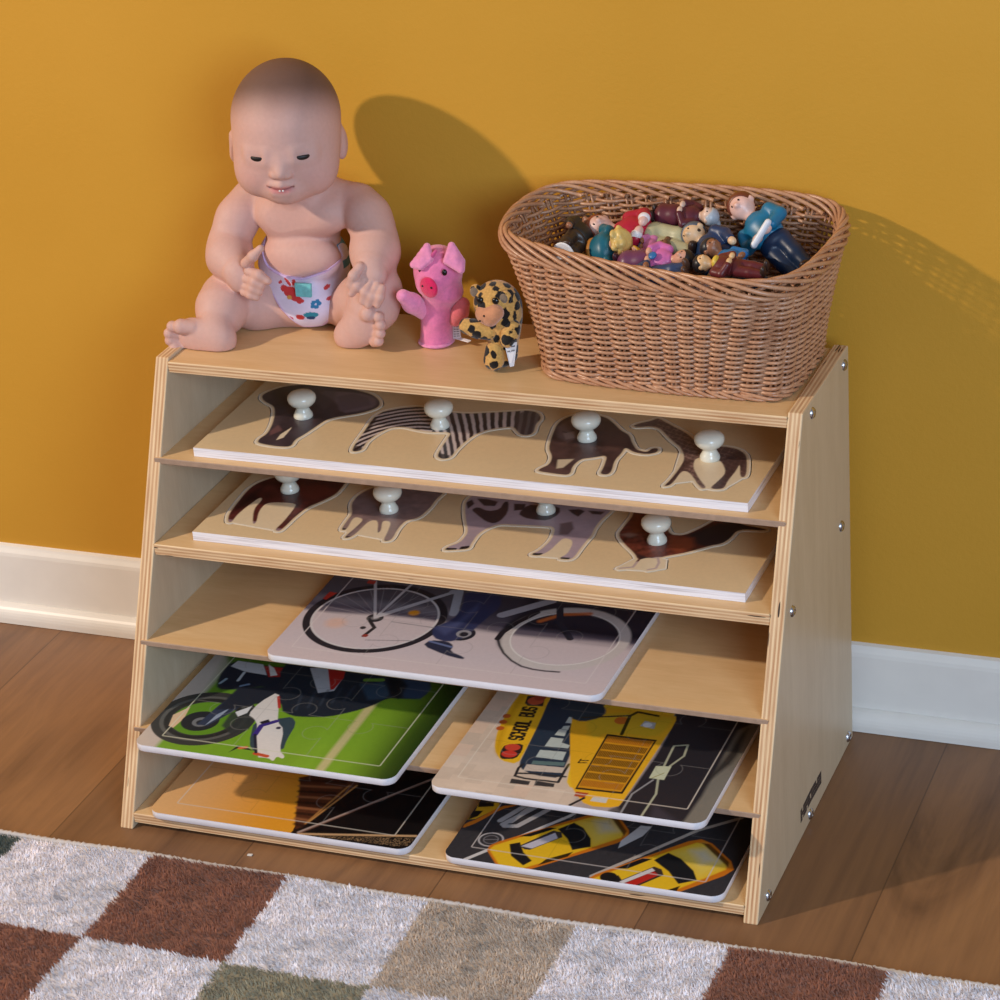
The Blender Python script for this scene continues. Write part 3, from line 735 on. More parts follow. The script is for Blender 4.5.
def paint_bike(c):
    X, Y = c.X, c.Y
    c.fill(Sa(204, 190, 194))
    c.view(250, 565, 2.381)
    def T(*p): return c.P([p])[0]
    yb = T(250, 115)[1]
    c.blend(-(Y-yb-.004*np.sin(X*30)), Sa(98, 92, 106), 1, .006)              # blurred kerb and road
    c.blend(-(Y-yb-.018), Sa(150, 144, 152), .8, .012)
    c.blend(np.maximum(-(Y-yb+.0), -(X-T(520, 120)[0])), Sa(92, 84, 98), .9, .02)
    c.blend(np.maximum(-(Y-yb-.012), -(X-T(640, 110)[0])), Sa(30, 28, 42), 1, .012)
    c.blend(np.maximum(-(Y-yb+.0-.025), 0*X-1), Sa(46, 44, 58), .75, .02)
    c.view(260, 570, 4.545)
    c.disc(T(345, 240), .010, (232, 176, 140), .5, .008); c.disc(T(700, 195), .0055, (236, 156, 40), 1, .003)
    o, r = circle3(T(203, 265), T(845, 190), T(440, 372))
    c.ring(o, r-.007, .0025, (208, 202, 204)); c.ring(o, r-.002, .0075, (40, 38, 46))
    for a in np.linspace(0, 6.28, 29)[:-1]:
        c.line([o+.01*np.array([math.cos(a), math.sin(a)]), o+(r-.01)*np.array([math.cos(a+.25), math.sin(a+.25)])], .0007, (200, 194, 198), .35, loc=True)
    c.disc(o, .0085, (52, 50, 56)); c.disc(o, .004, (120, 116, 120))
    h = o
    for q in ((525, 45), (690, 65), (920, 90)): c.line([h, T(*q)], .003, (196, 192, 198), 1, loc=True)
    c.line([T(545, 205), T(900, 95)], .005, (186, 184, 192), 1, loc=True); c.line([T(600, 235), T(790, 262)], .0015, (150, 142, 146), 1, loc=True)
    c.line([T(500, 232), T(520, 262), T(470, 300)], .004, (46, 44, 48), 1, loc=True); c.disc(T(478, 298), .003, (150, 60, 50)); c.disc(T(468, 262), .003, (60, 56, 60))
    c.line([T(480, 318), T(700, 322)], .0012, (110, 104, 110), .8, loc=True)
    c.poly([(285, 130), (318, 98), (350, 105), (300, 135)], (190, 52, 42)); c.poly([(485, 60), (495, 45), (530, 48), (520, 65)], (190, 60, 50))
    c.line([T(880, 100), T(905, 100), T(880, 200)], .009, (170, 172, 184), 1, loc=True)
    # rider's leg, shoe and crank
    c.view(420, 580, 4)
    c.disc(T(165, 215), .014, (40, 40, 50)); c.disc(T(165, 218), .008, (120, 118, 126)); c.disc(T(165, 218), .005, (46, 44, 54))
    c.poly([(180, 40), (330, 60), (320, 110), (270, 150), (180, 230), (110, 250), (50, 230), (50, 190), (130, 160), (170, 110)], (50, 56, 92), 1, .002)
    c.poly([(60, 190), (140, 170), (240, 90), (230, 120), (150, 190), (100, 220)], (78, 86, 128), .7, .006)
    c.disc(T(175, 215), .0075, (150, 148, 156)); c.disc(T(175, 217), .0045, (40, 40, 50))
    c.poly([(10, 262), (40, 240), (110, 245), (135, 262), (120, 285), (180, 310), (170, 318), (100, 300)], (44, 48, 70), 1, .0015)
    c.line([T(40, 245), T(125, 268)], .003, (110, 124, 168), .8, loc=True)
    # front wheel, fork, down tube
    o, r = circle3(T(312, 235), T(540, 365), T(850, 215))
    c.ring(o, r-.007, .011, (200, 192, 190), 1, .003); c.ring(o, r-.012, .0015, (226, 222, 220), .9)
    aa = np.arctan2(Y-o[1], X-o[0]); q = np.hypot(X-o[0], Y-o[1])
    dk = np.clip(1-np.abs(q-r+.001)/.004, 0, 1)*sstep(.35, -.5, np.cos(aa-2.0)*-1)*(np.cos(aa+2.5) > .1)
    c.c = c.c*(1-dk[..., None])+Sa(34, 32, 40)*dk[..., None]
    c.line([T(*q) for q in ((312, 240), (318, 262), (334, 292), (365, 322), (405, 345), (450, 357), (500, 364), (556, 368))], .0026, (44, 42, 50), .95, .0015, True)
    c.line([T(310, 235), T(330, 210), T(390, 170), T(470, 130)], .006, (34, 32, 40), 1, loc=True)
    c.line([T(480, 165), T(570, 138), T(680, 135)], .006, (206, 110, 54), .9, .003, True)
    c.line([T(330, 140), T(540, 80)], .011, (178, 174, 184), 1, loc=True)
    c.line([T(560, 70), T(560, 170), T(600, 235)], .007, (44, 44, 58), 1, loc=True)
    c.line([T(545, 180), T(600, 238)], .0025, (40, 40, 50), 1, loc=True)
def paint_moto(c):
    X, Y = c.X, c.Y
    def T(*p): return c.P([p])[0]
    c.view(280, 650, 5)
    a = T(200, 600); b = T(450, 285); dr = unit(b-a); nrm = np.array([dr[1], -dr[0]])
    s = (X-a[0])*nrm[0]+(Y-a[1])*nrm[1]                                       # distance across the road's direction
    n = fbm(s, s*0+1, 260, 5, 3)*.12+fbm(X, Y, 60, 6, 2)*.06
    g = sstep(.012, .075, s+.2*n*.1)
    c.c = (Sa(128, 168, 48)*(1+.5*n[..., None]))*(1-g[..., None])+Sa(40, 62, 22)*g[..., None]
    g2 = sstep(-.03, -.11, s)[..., None]; c.c = c.c*(1-.35*g2)+Sa(96, 152, 34)*.35*g2
    dk = sstep(a[1]+.10, a[1]+.2, Y)[..., None]; c.c = c.c*(1-.55*dk)
    c.blend(np.abs(s)-.0045, Sa(206, 190, 142), .85, .004)
    c.view(130, 650, 5.556)
    c.blend(-(-(X-T(165, 475)[0])*1.0+.0*Y)-.0, Sa(188, 172, 164), 0)
    c.poly([(-40, 600), (140, 540), (340, 320), (560, 90), (500, -60), (-40, -60)], (196, 184, 176), 1, .006)
    c.poly([(200, 400), (440, 240), (560, 40), (640, 200), (420, 330), (260, 440)], (84, 128, 40), .8, .02)
    o, r = circle3(T(115, 410), T(330, 530), T(690, 400))
    c.disc(o, r, (58, 58, 58)); c.ring(o, r*.8, .004, (92, 92, 90)); c.ring(o, r*.7, .005, (44, 44, 44)); c.disc(o, r*.62, (96, 142, 40))
    c.poly([(215, 420), (240, 360), (335, 315), (300, 380), (240, 432)], (222, 190, 156))
    c.disc(T(390, 395), .019, (42, 44, 48)); c.disc(T(395, 400), .009, (116, 118, 122)); c.disc(T(395, 402), .005, (50, 52, 56))
    c.poly([(370, 415), (490, 310), (620, 220), (720, 240), (560, 350), (430, 420)], (54, 62, 84)); c.poly([(415, 420), (480, 360), (560, 320), (500, 370)], (150, 162, 182))
    c.poly([(480, 330), (600, 210), (830, 200), (900, 300), (700, 300), (560, 330)], (40, 44, 56), 1, .003)
    c.poly([(490, 150), (560, 60), (700, 70), (760, 90), (980, 100), (1000, 300), (880, 260), (760, 200), (600, 220), (480, 220)], (36, 40, 54), 1, .003)
    c.poly([(560, 90), (600, 60), (740, 80), (760, 140), (640, 120)], (206, 206, 214)); c.poly([(745, 90), (860, 100), (850, 150), (770, 150)], (176, 40, 40))
    c.poly([(770, 80), (800, 100), (820, 140), (780, 145)], (230, 226, 228)); c.line([T(500, 185), T(535, 160)], .003, (140, 160, 176), 1, loc=True); c.line([T(600, 170), T(635, 125)], .003, (190, 196, 206), 1, loc=True)
    c.line([T(615, 200), T(660, 190)], .003, (120, 140, 170), 1, loc=True)
    c.poly([(510, 420), (560, 350), (640, 320), (690, 340), (660, 440), (560, 470)], (52, 56, 56), .9, .003); c.poly([(585, 345), (680, 310), (650, 350), (600, 370)], (220, 222, 226))
    # fairing
    c.poly([(660, 520), (690, 390), (840, 380), (900, 370), (925, 410), (870, 500), (850, 560), (690, 570)], (58, 74, 84))
    c.poly([(655, 360), (720, 290), (830, 228), (825, 330), (820, 400), (855, 440), (830, 560), (860, 590), (850, 605), (815, 590), (795, 620), (770, 600), (700, 595), (690, 470), (710, 420), (690, 380)], (224, 218, 216))
    c.line([T(695, 470), T(730, 420), T(815, 395)], .0055, (64, 48, 130), 1, loc=True); c.line([T(695, 575), T(760, 590)], .005, (200, 84, 50), 1, loc=True); c.line([T(695, 470), T(700, 570)], .003, (40, 40, 56), 1, loc=True)
    c.poly([(720, 400), (770, 385), (780, 400), (730, 412)], (44, 40, 50)); c.disc(T(825, 433), .0025, (60, 56, 80)); c.line([T(825, 260), T(830, 320)], .003, (190, 60, 50), 1, loc=True)
    c.poly([(545, 570), (600, 545), (680, 560), (660, 545), (600, 530)], (40, 40, 40)); c.line([T(610, 545), T(645, 540)], .004, (216, 110, 60), 1, loc=True)
    # rider
    c.view(280, 650, 5)
    c.poly([(0, 60), (180, 50), (420, 60), (560, 90), (720, 110), (760, 170), (740, 215), (700, 245), (600, 245), (540, 240), (460, 280), (360, 310), (240, 335), (120, 335), (60, 330), (0, 300)], (36, 42, 54), 1, .002)
    c.poly([(400, 170), (520, 160), (550, 220), (520, 245), (440, 250)], (52, 74, 98), .9, .004); c.poly([(590, 120), (740, 150), (755, 195), (700, 245), (620, 240)], (48, 66, 94), .9, .004)
    c.poly([(540, 130), (600, 130), (640, 180), (590, 245), (550, 220)], (24, 26, 32), .9, .004)
    c.poly([(150, 90), (330, 90), (315, 140), (270, 205), (190, 215)], (190, 190, 200)); c.poly([(240, 95), (330, 95), (318, 140), (270, 195), (252, 200)], (186, 44, 40))
    c.line([T(430, 150), T(510, 150)], .006, (110, 150, 60), 1, loc=True)
    for k in range(5): c.line([T(80+60*k, 300-12*k), T(110+66*k, 220-10*k)], .002, (60, 68, 84), .7, .003, True)
STROKES = {'S': [[(1, .82), (.8, 1), (.2, 1), (0, .82), (0, .62), (.2, .5), (.8, .5), (1, .38), (1, .18), (.8, 0), (.2, 0), (0, .18)]],
           'C': [[(1, .8), (.8, 1), (.2, 1), (0, .8), (0, .2), (.2, 0), (.8, 0), (1, .2)]], 'H': [[(0, 0), (0, 1)], [(1, 0), (1, 1)], [(0, .5), (1, .5)]],
           'O': [[(.2, 0), (0, .2), (0, .8), (.2, 1), (.8, 1), (1, .8), (1, .2), (.8, 0), (.2, 0)]], 'L': [[(0, 1), (0, 0), (1, 0)]],
           'B': [[(0, 0), (0, 1), (.75, 1), (.95, .85), (.95, .65), (.75, .52), (0, .52)], [(.75, .52), (1, .35), (1, .15), (.8, 0), (0, 0)]],
           'U': [[(0, 1), (0, .2), (.2, 0), (.8, 0), (1, .2), (1, 1)]], '7': [[(0, 1), (1, 1), (.4, 0)]]}
def lettering(c, txt, b0, b1, t0, w, rgb, gap=.3):
    """stroke letters on the baseline b0->b1, t0 = top of the first letter"""
    b0, b1, t0 = [c.P([q])[0] for q in (b0, b1, t0)]
    up = t0-b0; adv = (b1-b0)/len(txt)
    for i, ch in enumerate(txt):
        if ch == ' ': continue
        for st in STROKES[ch]:
            c.line([b0+adv*(i+(1-gap)*x)+up*y for x, y in st], w, rgb, 1, loc=True)
def paint_bus(c):
    X, Y = c.X, c.Y
    def T(*p): return c.P([p])[0]
    c.view(425, 685, 5.556)
    n = fbm(X*.6, Y*1.5, 90, 31, 3)
    bx = np.floor(X/.016); by = np.floor((Y+(bx % 2)*.011)/.022)
    hsh = np.modf(np.sin(bx*12.9+by*78.2)*43758.5)[0]
    c.c = Sa(214, 194, 176)*(1+.05*n+.10*hsh)[..., None]
    c.c = np.where((hsh > .62)[..., None], c.c*.75+Sa(214, 170, 146)*.25, c.c)
    c.blend(-(X-T(905, 560)[0]-.1*(Y-T(905, 560)[1])), Sa(176, 162, 160), 1, .01)
    # the road at the right
    c.view(570, 700, 5)
    c.poly([(180, 560), (260, 520), (470, 220), (530, 60), (560, -60), (1000, -60), (1000, 60), (640, 640), (150, 640)], (44, 42, 48), 1, .003)
    c.poly([(560, 620), (660, 480), (840, 150), (960, 100), (1000, 120), (760, 640)], (128, 122, 112), 1, .004)
    c.poly([(650, 440), (800, 260), (840, 190), (900, 130), (870, 190), (830, 300), (700, 400)], (46, 42, 42), .9, .005)
    c.poly([(640, 640), (560, 620), (420, 520), (380, 640)], (66, 62, 72), .8, .006)
    c.line([T(250, 570), T(310, 470), T(415, 400)], .002, (150, 148, 150), 1, loc=True); c.line([T(350, 590), T(430, 470), T(440, 400), T(470, 330), T(520, 230), T(590, 225), T(570, 280), T(500, 330)], .0022, (176, 176, 150), 1, loc=True)
    c.poly([(395, 390), (430, 330), (508, 332), (470, 400)], (206, 208, 176)); c.line([T(410, 390), T(470, 365)], .001, (160, 150, 90), 1, loc=True)
    # bus roof cap, dark windscreen
    c.view(425, 685, 5.556)
    c.poly([(520, 440), (560, 360), (690, 75), (760, -60), (1060, -40), (1000, 150), (900, 200), (780, 440), (760, 520), (600, 500), (540, 470)], (42, 56, 74), 1, .0015)
    for pg in ([(615, 400), (640, 360), (785, 372), (765, 418)], [(665, 340), (700, 290), (770, 298), (760, 320), (805, 335), (795, 352)], [(720, 278), (745, 246), (790, 250), (775, 285)], [(757, 245), (770, 228), (806, 226), (795, 250)], [(780, 210), (800, 178), (842, 180), (828, 215)], [(820, 165), (838, 140), (878, 140), (864, 172)], [(858, 130), (872, 108), (890, 125)]):
        c.poly(pg, (190, 200, 196))
    c.poly([(545, 475), (565, 440), (790, 460), (775, 490)], (206, 190, 176)); c.poly([(600, 420), (780, 430), (770, 450), (590, 440)], (96, 120, 120))
    for q in ([(500, 505), (520, 460), (545, 440)], [(500, 505), (560, 520), (740, 540)], [(740, 540), (780, 470), (800, 440)], [(515, 490), (600, 492), (780, 510)]): c.line([T(*p) for p in q], .0028, (44, 44, 48), 1, loc=True)
    c.poly([(470, 545), (480, 520), (585, 535), (575, 556)], (58, 56, 58)); c.poly([(605, 558), (615, 532), (720, 548), (715, 568)], (58, 56, 58))
    c.poly([(385, 360), (395, 280), (420, 215), (480, 110), (520, 60), (600, -60), (780, -60), (690, 80), (640, 200), (560, 360), (515, 440), (420, 420)], (234, 182, 38), 1, .0012)
    c.poly([(390, 370), (400, 290), (500, 90), (560, 20), (600, 20), (520, 110), (440, 260), (410, 400)], (200, 148, 22), .7, .005)
    for q in ((418, 240), (434, 205), (454, 172)): c.disc(T(*q), .004, (188, 92, 40))
    c.poly([(415, 400), (420, 365), (445, 330), (548, 325), (540, 365), (505, 410), (430, 412)], (48, 34, 34)); c.disc(T(487, 346), .0075, (206, 72, 52), ry=.0062); c.disc(T(468, 383), .0075, (206, 60, 48), ry=.0062)
    c.poly([(555, 100), (570, 60), (668, 62), (655, 118), (570, 115)], (48, 34, 34)); c.disc(T(615, 88), .008, (196, 90, 60)); c.disc(T(640, 70), .006, (170, 70, 50))
    lettering(c, 'SCHOOL BUS', (540, 306), (624, 122), (466, 300), .0026, (36, 30, 30))
    # bonnet with grille
    c.poly([(785, 560), (800, 470), (840, 400), (900, 200), (1060, 60), (1140, -60), (1450, -60), (1394, 167), (1240, 420), (1072, 678), (880, 640), (870, 590)], (238, 190, 44), 1, .0012)
    c.poly([(810, 450), (910, 230), (1040, 80), (1000, 220), (900, 420), (840, 520)], (222, 196, 70), .6, .01)
    c.view(570, 700, 5)
    c.poly([(0, 90), (60, 30), (200, 40), (530, 75), (530, 110), (430, 260), (270, 500), (235, 540), (80, 530), (20, 460), (0, 400)], (236, 178, 40), 1, .0012)
    c.poly([(80, 100), (190, 60), (520, 80), (500, 130), (430, 190), (200, 160), (100, 200)], (206, 176, 46), .7, .006)
    c.poly([(0, 20), (100, 10), (170, 30), (185, 60), (150, 90), (60, 110), (0, 90)], (46, 60, 72), 1, .002)
    g = [(185, 170), (435, 200), (262, 470), (25, 445)]
    c.poly(g, (44, 36, 28)); g2 = [(190, 180), (422, 207), (256, 460), (38, 437)]; c.poly(g2, (214, 148, 34))
    G = [T(*q) for q in ((185, 172), (430, 200), (256, 465), (30, 440))]
    def gp(a, b): return (G[0]*(1-a)+G[1]*a)*(1-b)+(G[3]*(1-a)+G[2]*a)*b
    for r_ in range(7):
        b0 = .03+r_*.136; b1 = b0+.105
        for k in range(26):
            a0 = .05+k*.035; col = (70, 48, 22) if 0 < r_ < 6 else (168, 96, 30)
            q = np.array([gp(a0, b0), gp(a0+.022, b0), gp(a0+.022, b1), gp(a0, b1)]); c.blend(c.polyd(q), Sa(*col), 1, .0008)
    c.poly([(350, 130), (375, 105), (430, 115), (420, 145)], (180, 182, 186)); c.disc(T(388, 125), .0045, (226, 228, 232)); c.disc(T(258, 103), .007, (200, 110, 40))
    c.line([T(258, 172), T(300, 80), T(340, 60), T(440, 80)], .0035, (60, 54, 24), 1, loc=True); c.line([T(60, 88), T(300, 78)], .0025, (60, 54, 40), 1, loc=True)
    c.poly([(100, 505), (115, 485), (190, 490), (180, 515)], (206, 204, 200)); c.poly([(20, 480), (30, 458), (95, 465), (70, 488)], (176, 74, 44)); c.line([T(0, 525), T(50, 500), T(70, 490)], .003, (40, 36, 40), 1, loc=True)
    lettering(c, '77', (92, 300), (75, 322), (55, 296), .0016, (50, 40, 20), .4)
    c.poly([(200, 540), (240, 535), (250, 560), (190, 560)], (110, 104, 104), .7, .004)
def paint_sunset(c):
    X, Y = c.X, c.Y
    def T(*p): return c.P([p])[0]
    c.view(140, 760, 5.882)
    x0 = T(70, 330)[0]; x1 = T(915, 390)[0]
    t = sstep(x0, x1-.02, X)[..., None]
    c.c = Sa(226, 176, 118)*(1-t)+Sa(232, 158, 46)*t
    c.blend(-(X-x1+.02*(Y-T(900, 390)[1])-.0015*fbm(X, Y, 300, 3)), Sa(30, 22, 20), 1, .0012)
    c.view(290, 765, 5.882)
    c.poly([(50, 60), (60, 120), (30, 300), (30, 400), (230, 230), (400, 120), (440, 60)], (84, 46, 30), 1, .002)
    for k in range(9):
        v = 90+k*32
        c.line([T(62-k*4, v), T(330-k*32, v+12)], .004, (150, 96, 62) if k % 2 else (44, 26, 20), .9, .003, True)
    c.poly([(20, 410), (110, 340), (300, 190), (395, 122), (500, 120), (870, 60), (1000, 60), (900, 500), (700, 500)], (20, 18, 20), 1, .001)
    for a, b, w, col in (((90, 345), (350, 120), .0022, (176, 122, 66)), ((110, 335), (392, 122), .002, (196, 140, 80)), ((50, 395), (850, 78), .003, (176, 152, 140)), ((60, 400), (800, 100), .0014, (120, 84, 70)), ((50, 405), (740, 418), .0034, (206, 164, 120))):
        c.line([T(*a), T(*b)], w, col, .95, .0015, True)
    gv = RNG.random(X.shape); m = np.clip(.5-c.polyd(c.P([(120, 415), (560, 425), (730, 432), (690, 480), (640, 480)]))/.002, 0, 1)*(gv > .72)
    c.c = c.c*(1-m[..., None]*.8)+Sa(176, 140, 100)*m[..., None]*.8
def taxi(c, T, P, flip=False):
    """P maps car coordinates (0..1 along, 0..1 across) onto the picture"""
    def pg(pts, col, a=1, soft=None): c.blend(c.polyd(np.array([P(*q) for q in pts])), Sa(*col), a, soft)
    pg([(-.02, .1), (.02, -.02), (.1, -.06), (.9, -.06), (1.0, 0), (1.04, .2), (1.04, .8), (1.0, 1.02), (.9, 1.08), (.1, 1.08), (.0, 1.02), (-.02, .9)], (214, 120, 30), 1, .001)
    pg([(0, .1), (.05, .02), (.5, .0), (.95, .05), (1.0, .2), (1.0, .8), (.95, .95), (.5, 1), (.05, .98), (0, .9)], (240, 192, 40), 1, .002)
    pg([(.74, .1), (.98, .15), (.98, .85), (.74, .9)], (236, 206, 92), .9, .012); pg([(.86, .2), (.96, .3), (.96, .7), (.84, .6)], (214, 206, 190), .8, .012)
    pg([(.56, .1), (.7, .05), (.74, .3), (.74, .7), (.7, .95), (.56, .88), (.58, .5)], (30, 32, 36), 1, .001)
    pg([(.16, .12), (.24, .16), (.22, .5), (.24, .84), (.16, .9), (.12, .5)], (34, 32, 34), 1, .001)
    pg([(.26, -.03), (.5, -.04), (.56, .06), (.34, .08)], (30, 28, 30), 1, .001); pg([(.26, 1.03), (.5, 1.04), (.56, .94), (.34, .92)], (60, 46, 24), 1, .001)
    pg([(.98, .1), (1.02, .2), (1.02, .8), (.98, .92)], (70, 34, 20), .9, .002)
def paint_taxi(c):
    X, Y = c.X, c.Y
    c.c = Sa(58, 56, 60)*(1+.12*fbm(X, Y, 900, 41, 3))[..., None]
    def T(*p): return c.P([p])[0]
    c.view(440, 790, 5.556)
    for a, b, w in (((140, 385), (720, 145), .0042), ((720, 145), (800, 100), .004)): c.line([T(*a), T(*b)], w, (214, 208, 206), 1, loc=True)
    # white lane letters and a manhole at the top left
    for q in ([(335, 170), (520, 60), (560, 60)], [(350, 190), (540, 90)], [(360, 200), (430, 200), (600, 110)], [(395, 175), (500, 100)]): c.line([T(*p) for p in q], .006, (186, 182, 184), .95, loc=True)
    c.ring(T(283, 275), .0115, .0018, (186, 180, 182)); c.ring(T(283, 275), .007, .001, (130, 126, 130)); c.line([T(250, 275), T(320, 275)], .001, (130, 126, 130), 1, loc=True)
    c.poly([(120, 215), (140, 185), (210, 160), (330, 90), (450, 80), (330, 110), (210, 180)], (216, 122, 36)); c.poly([(150, 165), (200, 110), (215, 70), (330, 70), (330, 95), (200, 160)], (224, 170, 40)); c.poly([(155, 165), (190, 115), (240, 115), (210, 145)], (34, 30, 28)); c.poly([(212, 95), (216, 68), (300, 72), (300, 90)], (34, 30, 28))
    e = T(265, 315); ex = T(940, 115)-e; ey = T(360, 468)-e
    taxi(c, T, lambda u, v: e+ex*1.0*u+ey*v)
    c.poly([(440, 310), (630, 225), (675, 235), (680, 262), (500, 332), (470, 330)], (66, 60, 60)); c.poly([(450, 312), (640, 238), (655, 268), (510, 325)], (206, 200, 214))
    c.view(580, 800, 5.263)
    c.line([T(60, 400), T(320, 290), T(620, 160), T(850, 95)], .0042, (188, 176, 166), 1, loc=True)
    c.poly([(200, 255), (215, 215), (320, 135), (380, 140), (330, 190)], (206, 204, 206)); c.poly([(830, 300), (880, 230), (960, 160), (960, 400), (780, 420)], (42, 40, 42), .8, .01)
    e2 = T(28, 423); ex2 = T(638, 206)-e2; ey2 = T(188, 588)-e2
    taxi(c, T, lambda u, v: e2+ex2*u+ey2*v)
    c.poly([(195, 430), (390, 350), (430, 365), (440, 395), (300, 455), (260, 460)], (66, 50, 46)); c.poly([(205, 430), (380, 358), (395, 372), (225, 440)], (222, 214, 214)); c.poly([(230, 440), (390, 375), (415, 395), (290, 450)], (196, 44, 36))
    c.disc(T(150, 405), .008, (30, 28, 30))
jigsaw(Z4, .1462, .4865, .0632, .325, 'bicycle jigsaw with two wheels and a rider\'s leg, alone on the middle shelf', paint_bike, 4, 3, .0205, (216, 206, 206), 3)
jigsaw(Z5, .0288, .3010, -.0035, .330, 'green motorcycle jigsaw at the left of the fourth shelf', paint_moto, 3, 4, .0215, (214, 214, 190), 5)
jigsaw(Z5, .3370, .6030, -.0035, .330, 'yellow school bus jigsaw at the right of the fourth shelf', paint_bus, 3, 4, .0215, (226, 214, 200), 7)
jigsaw(Z6, .0335, .3080, .0000, .330, 'orange sunset and dark track jigsaw at the left of the bottom shelf', paint_sunset, 3, 4, .0215, (214, 204, 190), 9)
jigsaw(Z6, .3435, .6165, .0000, .330, 'yellow taxis jigsaw with dark road at the right of the bottom shelf', paint_taxi, 3, 4, .0215, (214, 204, 200), 12)
# ------------------------------------------------------------------ baby doll
SEAT = ZT
def m_vinyl(): return colmat('doll_vinyl', .58, .28, sss=.08)
M_VINYL = m_vinyl()
SKIN = Sa(212, 168, 156)
HO = CAM+(np.array([.1105, .297, .6325])-CAM)*((.276-CAM[1])/(.297-CAM[1]))                   # middle of the head
HA = .285                                              # the face is turned a little to the camera
hf = np.array([math.sin(HA), -math.cos(HA), -.05]); hf /= np.linalg.norm(hf)
hr = unit(np.cross(hf, [0, 0, 1])); hu = np.cross(hr, hf)
HX = np.array([hr, hf, hu])
def hp(a, b, c): return HO+a*hr+b*hf+c*hu
doll = empty('baby_doll', (.11, .31, SEAT), 'bare-chested vinyl baby doll in a printed nappy sitting on the rack', 'doll')
fd = Field((-.01, .190, .4225), (.235, .376, .705), .00105)
hd = lambda a, b, c, r, k=.01, op=1: fd.ell(hp(a, b, c), r, HX, k, op)
def A_(u, v, y): return ony(u, v, y)
# torso first
fd.ell(A_(303, 210, .325), (.0445, .034, .038), k=0)
fd.ell(A_(304, 262, .322), (.0455, .040, .042), k=.012)
fd.ell(A_(306, 296, .318), (.050, .042, .030), k=.012)
fd.ell(A_(284, 214, .305), (.029, .0185, .0215), k=.014); fd.ell(A_(322, 213, .305), (.029, .0185, .0215), k=.014)
fd.ell(A_(302, 257, .301), (.041, .022, .0245), k=.0045)
# neck and sloping shoulders
fd.cap(hp(0, -.010, -.045), A_(303, 195, .327), .027, .03, k=.012)
fd.cap(A_(300, 192, .326), A_(351, 199, .322), .022, .0170, k=.012); fd.cap(A_(300, 192, .326), A_(258, 192, .322), .024, .0185, k=.010)
# right arm of the doll (at the left of the photo)
fd.chain([A_(250, 199, .318), A_(238, 218, .306), A_(230, 238, .296)], [.0190, .0195, .0205], k=.0035, kk=.012)
fd.chain([A_(229, 246, .292), A_(230, 257, .280), A_(238, 270, .262)], [.0215, .0212, .0165], k=.0028, kk=.012)
fd.ell(A_(241, 278, .256), (.0128, .0115, .0150), k=.005)
for ps, r in (([(246, 263), (253, 256), (260.5, 248.5)], (.0060, .0052, .0042)), ([(249, 271), (259, 275), (268, 281)], (.0056, .0052, .0042)),
              ([(247, 279), (255, 281.5), (261.5, 285.5)], (.0054, .0052, .0045)), ([(246, 286), (253, 288), (259.5, 291.5)], (.0052, .0050, .0043)),
              ([(244, 292), (251, 294.5), (256.5, 297.5)], (.0048, .0046, .0040))):
    fd.chain([A_(*ps[0], .249), A_(*ps[1], .2435), A_(*ps[2], .244)], np.array(r)*.90, k=.0006, kk=.004)
# left arm (at the right)
fd.chain([A_(359, 203, .320), A_(368, 217, .309), A_(374, 231, .300)], [.0195, .0205, .0215], k=.0035, kk=.012)
fd.chain([A_(375, 240, .297), A_(375, 252, .286), A_(372, 266, .266)], [.0222, .0222, .0180], k=.0028, kk=.012)
fd.ell(A_(370, 275, .256), (.0170, .0115, .0140), k=.004)
for ps, r in (([(360, 267), (353.5, 276), (350, 284.5)], (.0062, .0055, .0044)), ([(364, 279), (357, 286), (351.5, 293.5)], (.0056, .0053, .0044)),
              ([(370, 283), (365.5, 292), (362.5, 301)], (.0055, .0052, .0044)), ([(377, 286), (372, 296), (368.5, 305)], (.0053, .0050, .0043)),
              ([(382, 288), (380, 297), (377.5, 305)], (.0048, .0046, .0040))):
    fd.chain([A_(*ps[0], .2475), A_(*ps[1], .2405), A_(*ps[2], .2400)], np.array(r)*.86, k=.0005, kk=.004)
# legs: thighs out to the side, soles towards the viewer
fd.chain([A_(290, 303, .312), A_(258, 304, .292), A_(232, 296, .283)], [.0265, .0255, .0245], k=.008, kk=.01)
fd.chain([A_(227, 298, .276), A_(222, 309, .258), A_(217, 324, .240)], [.0265, .0245, .0185], k=.0030, kk=.01)
fd.ell(A_(194, 335.5, .223), (.0180, .0105, .0185), k=.003); fd.ell(A_(211, 337, .225), (.0185, .0115, .0175), k=.010); fd.ell(A_(221, 340, .227), (.0155, .0125, .0155), k=.010)
for (u, v), r in (((181, 326.5), .0078), ((172.3, 326.5), .0058), ((169.3, 333.2), .0057), ((170.2, 340.2), .0055), ((174.8, 347.3), .0057)):
    fd.cap(A_(u+(12 if r > .007 else 7), v+1, .2185), A_(u, v, .2145), r*.95, r, k=.0014)
fd.chain([A_(345, 308, .304), A_(362, 299, .289), A_(378, 289, .280)], [.0200, .0235, .0235], k=.008, kk=.01)
fd.chain([A_(377, 294, .277), A_(373, 307, .268), A_(367, 318, .264)], [.0245, .0235, .0190], k=.0030, kk=.01)
fax = np.array([unit([.80, 0, .60]), [0, 1, 0], unit([-.60, 0, .80])])
fd.ell(A_(364, 325, .2545), (.0195, .0105, .0175), fax, .003); fd.ell(A_(356, 331, .2575), (.0190, .0110, .0165), fax, .010); fd.ell(A_(348, 336.5, .2615), (.0135, .0120, .0140), fax, .010)
for (u, v), r in (((368.5, 313.5), .0084), ((378.6, 317), .0056), ((380.6, 325), .0056), ((380.2, 333.4), .0054), ((378.4, 341), .0054)):
    fd.cap(A_(u-4, v+1, .2515), A_(u, v, .2460), r*.95, r, k=.0012)
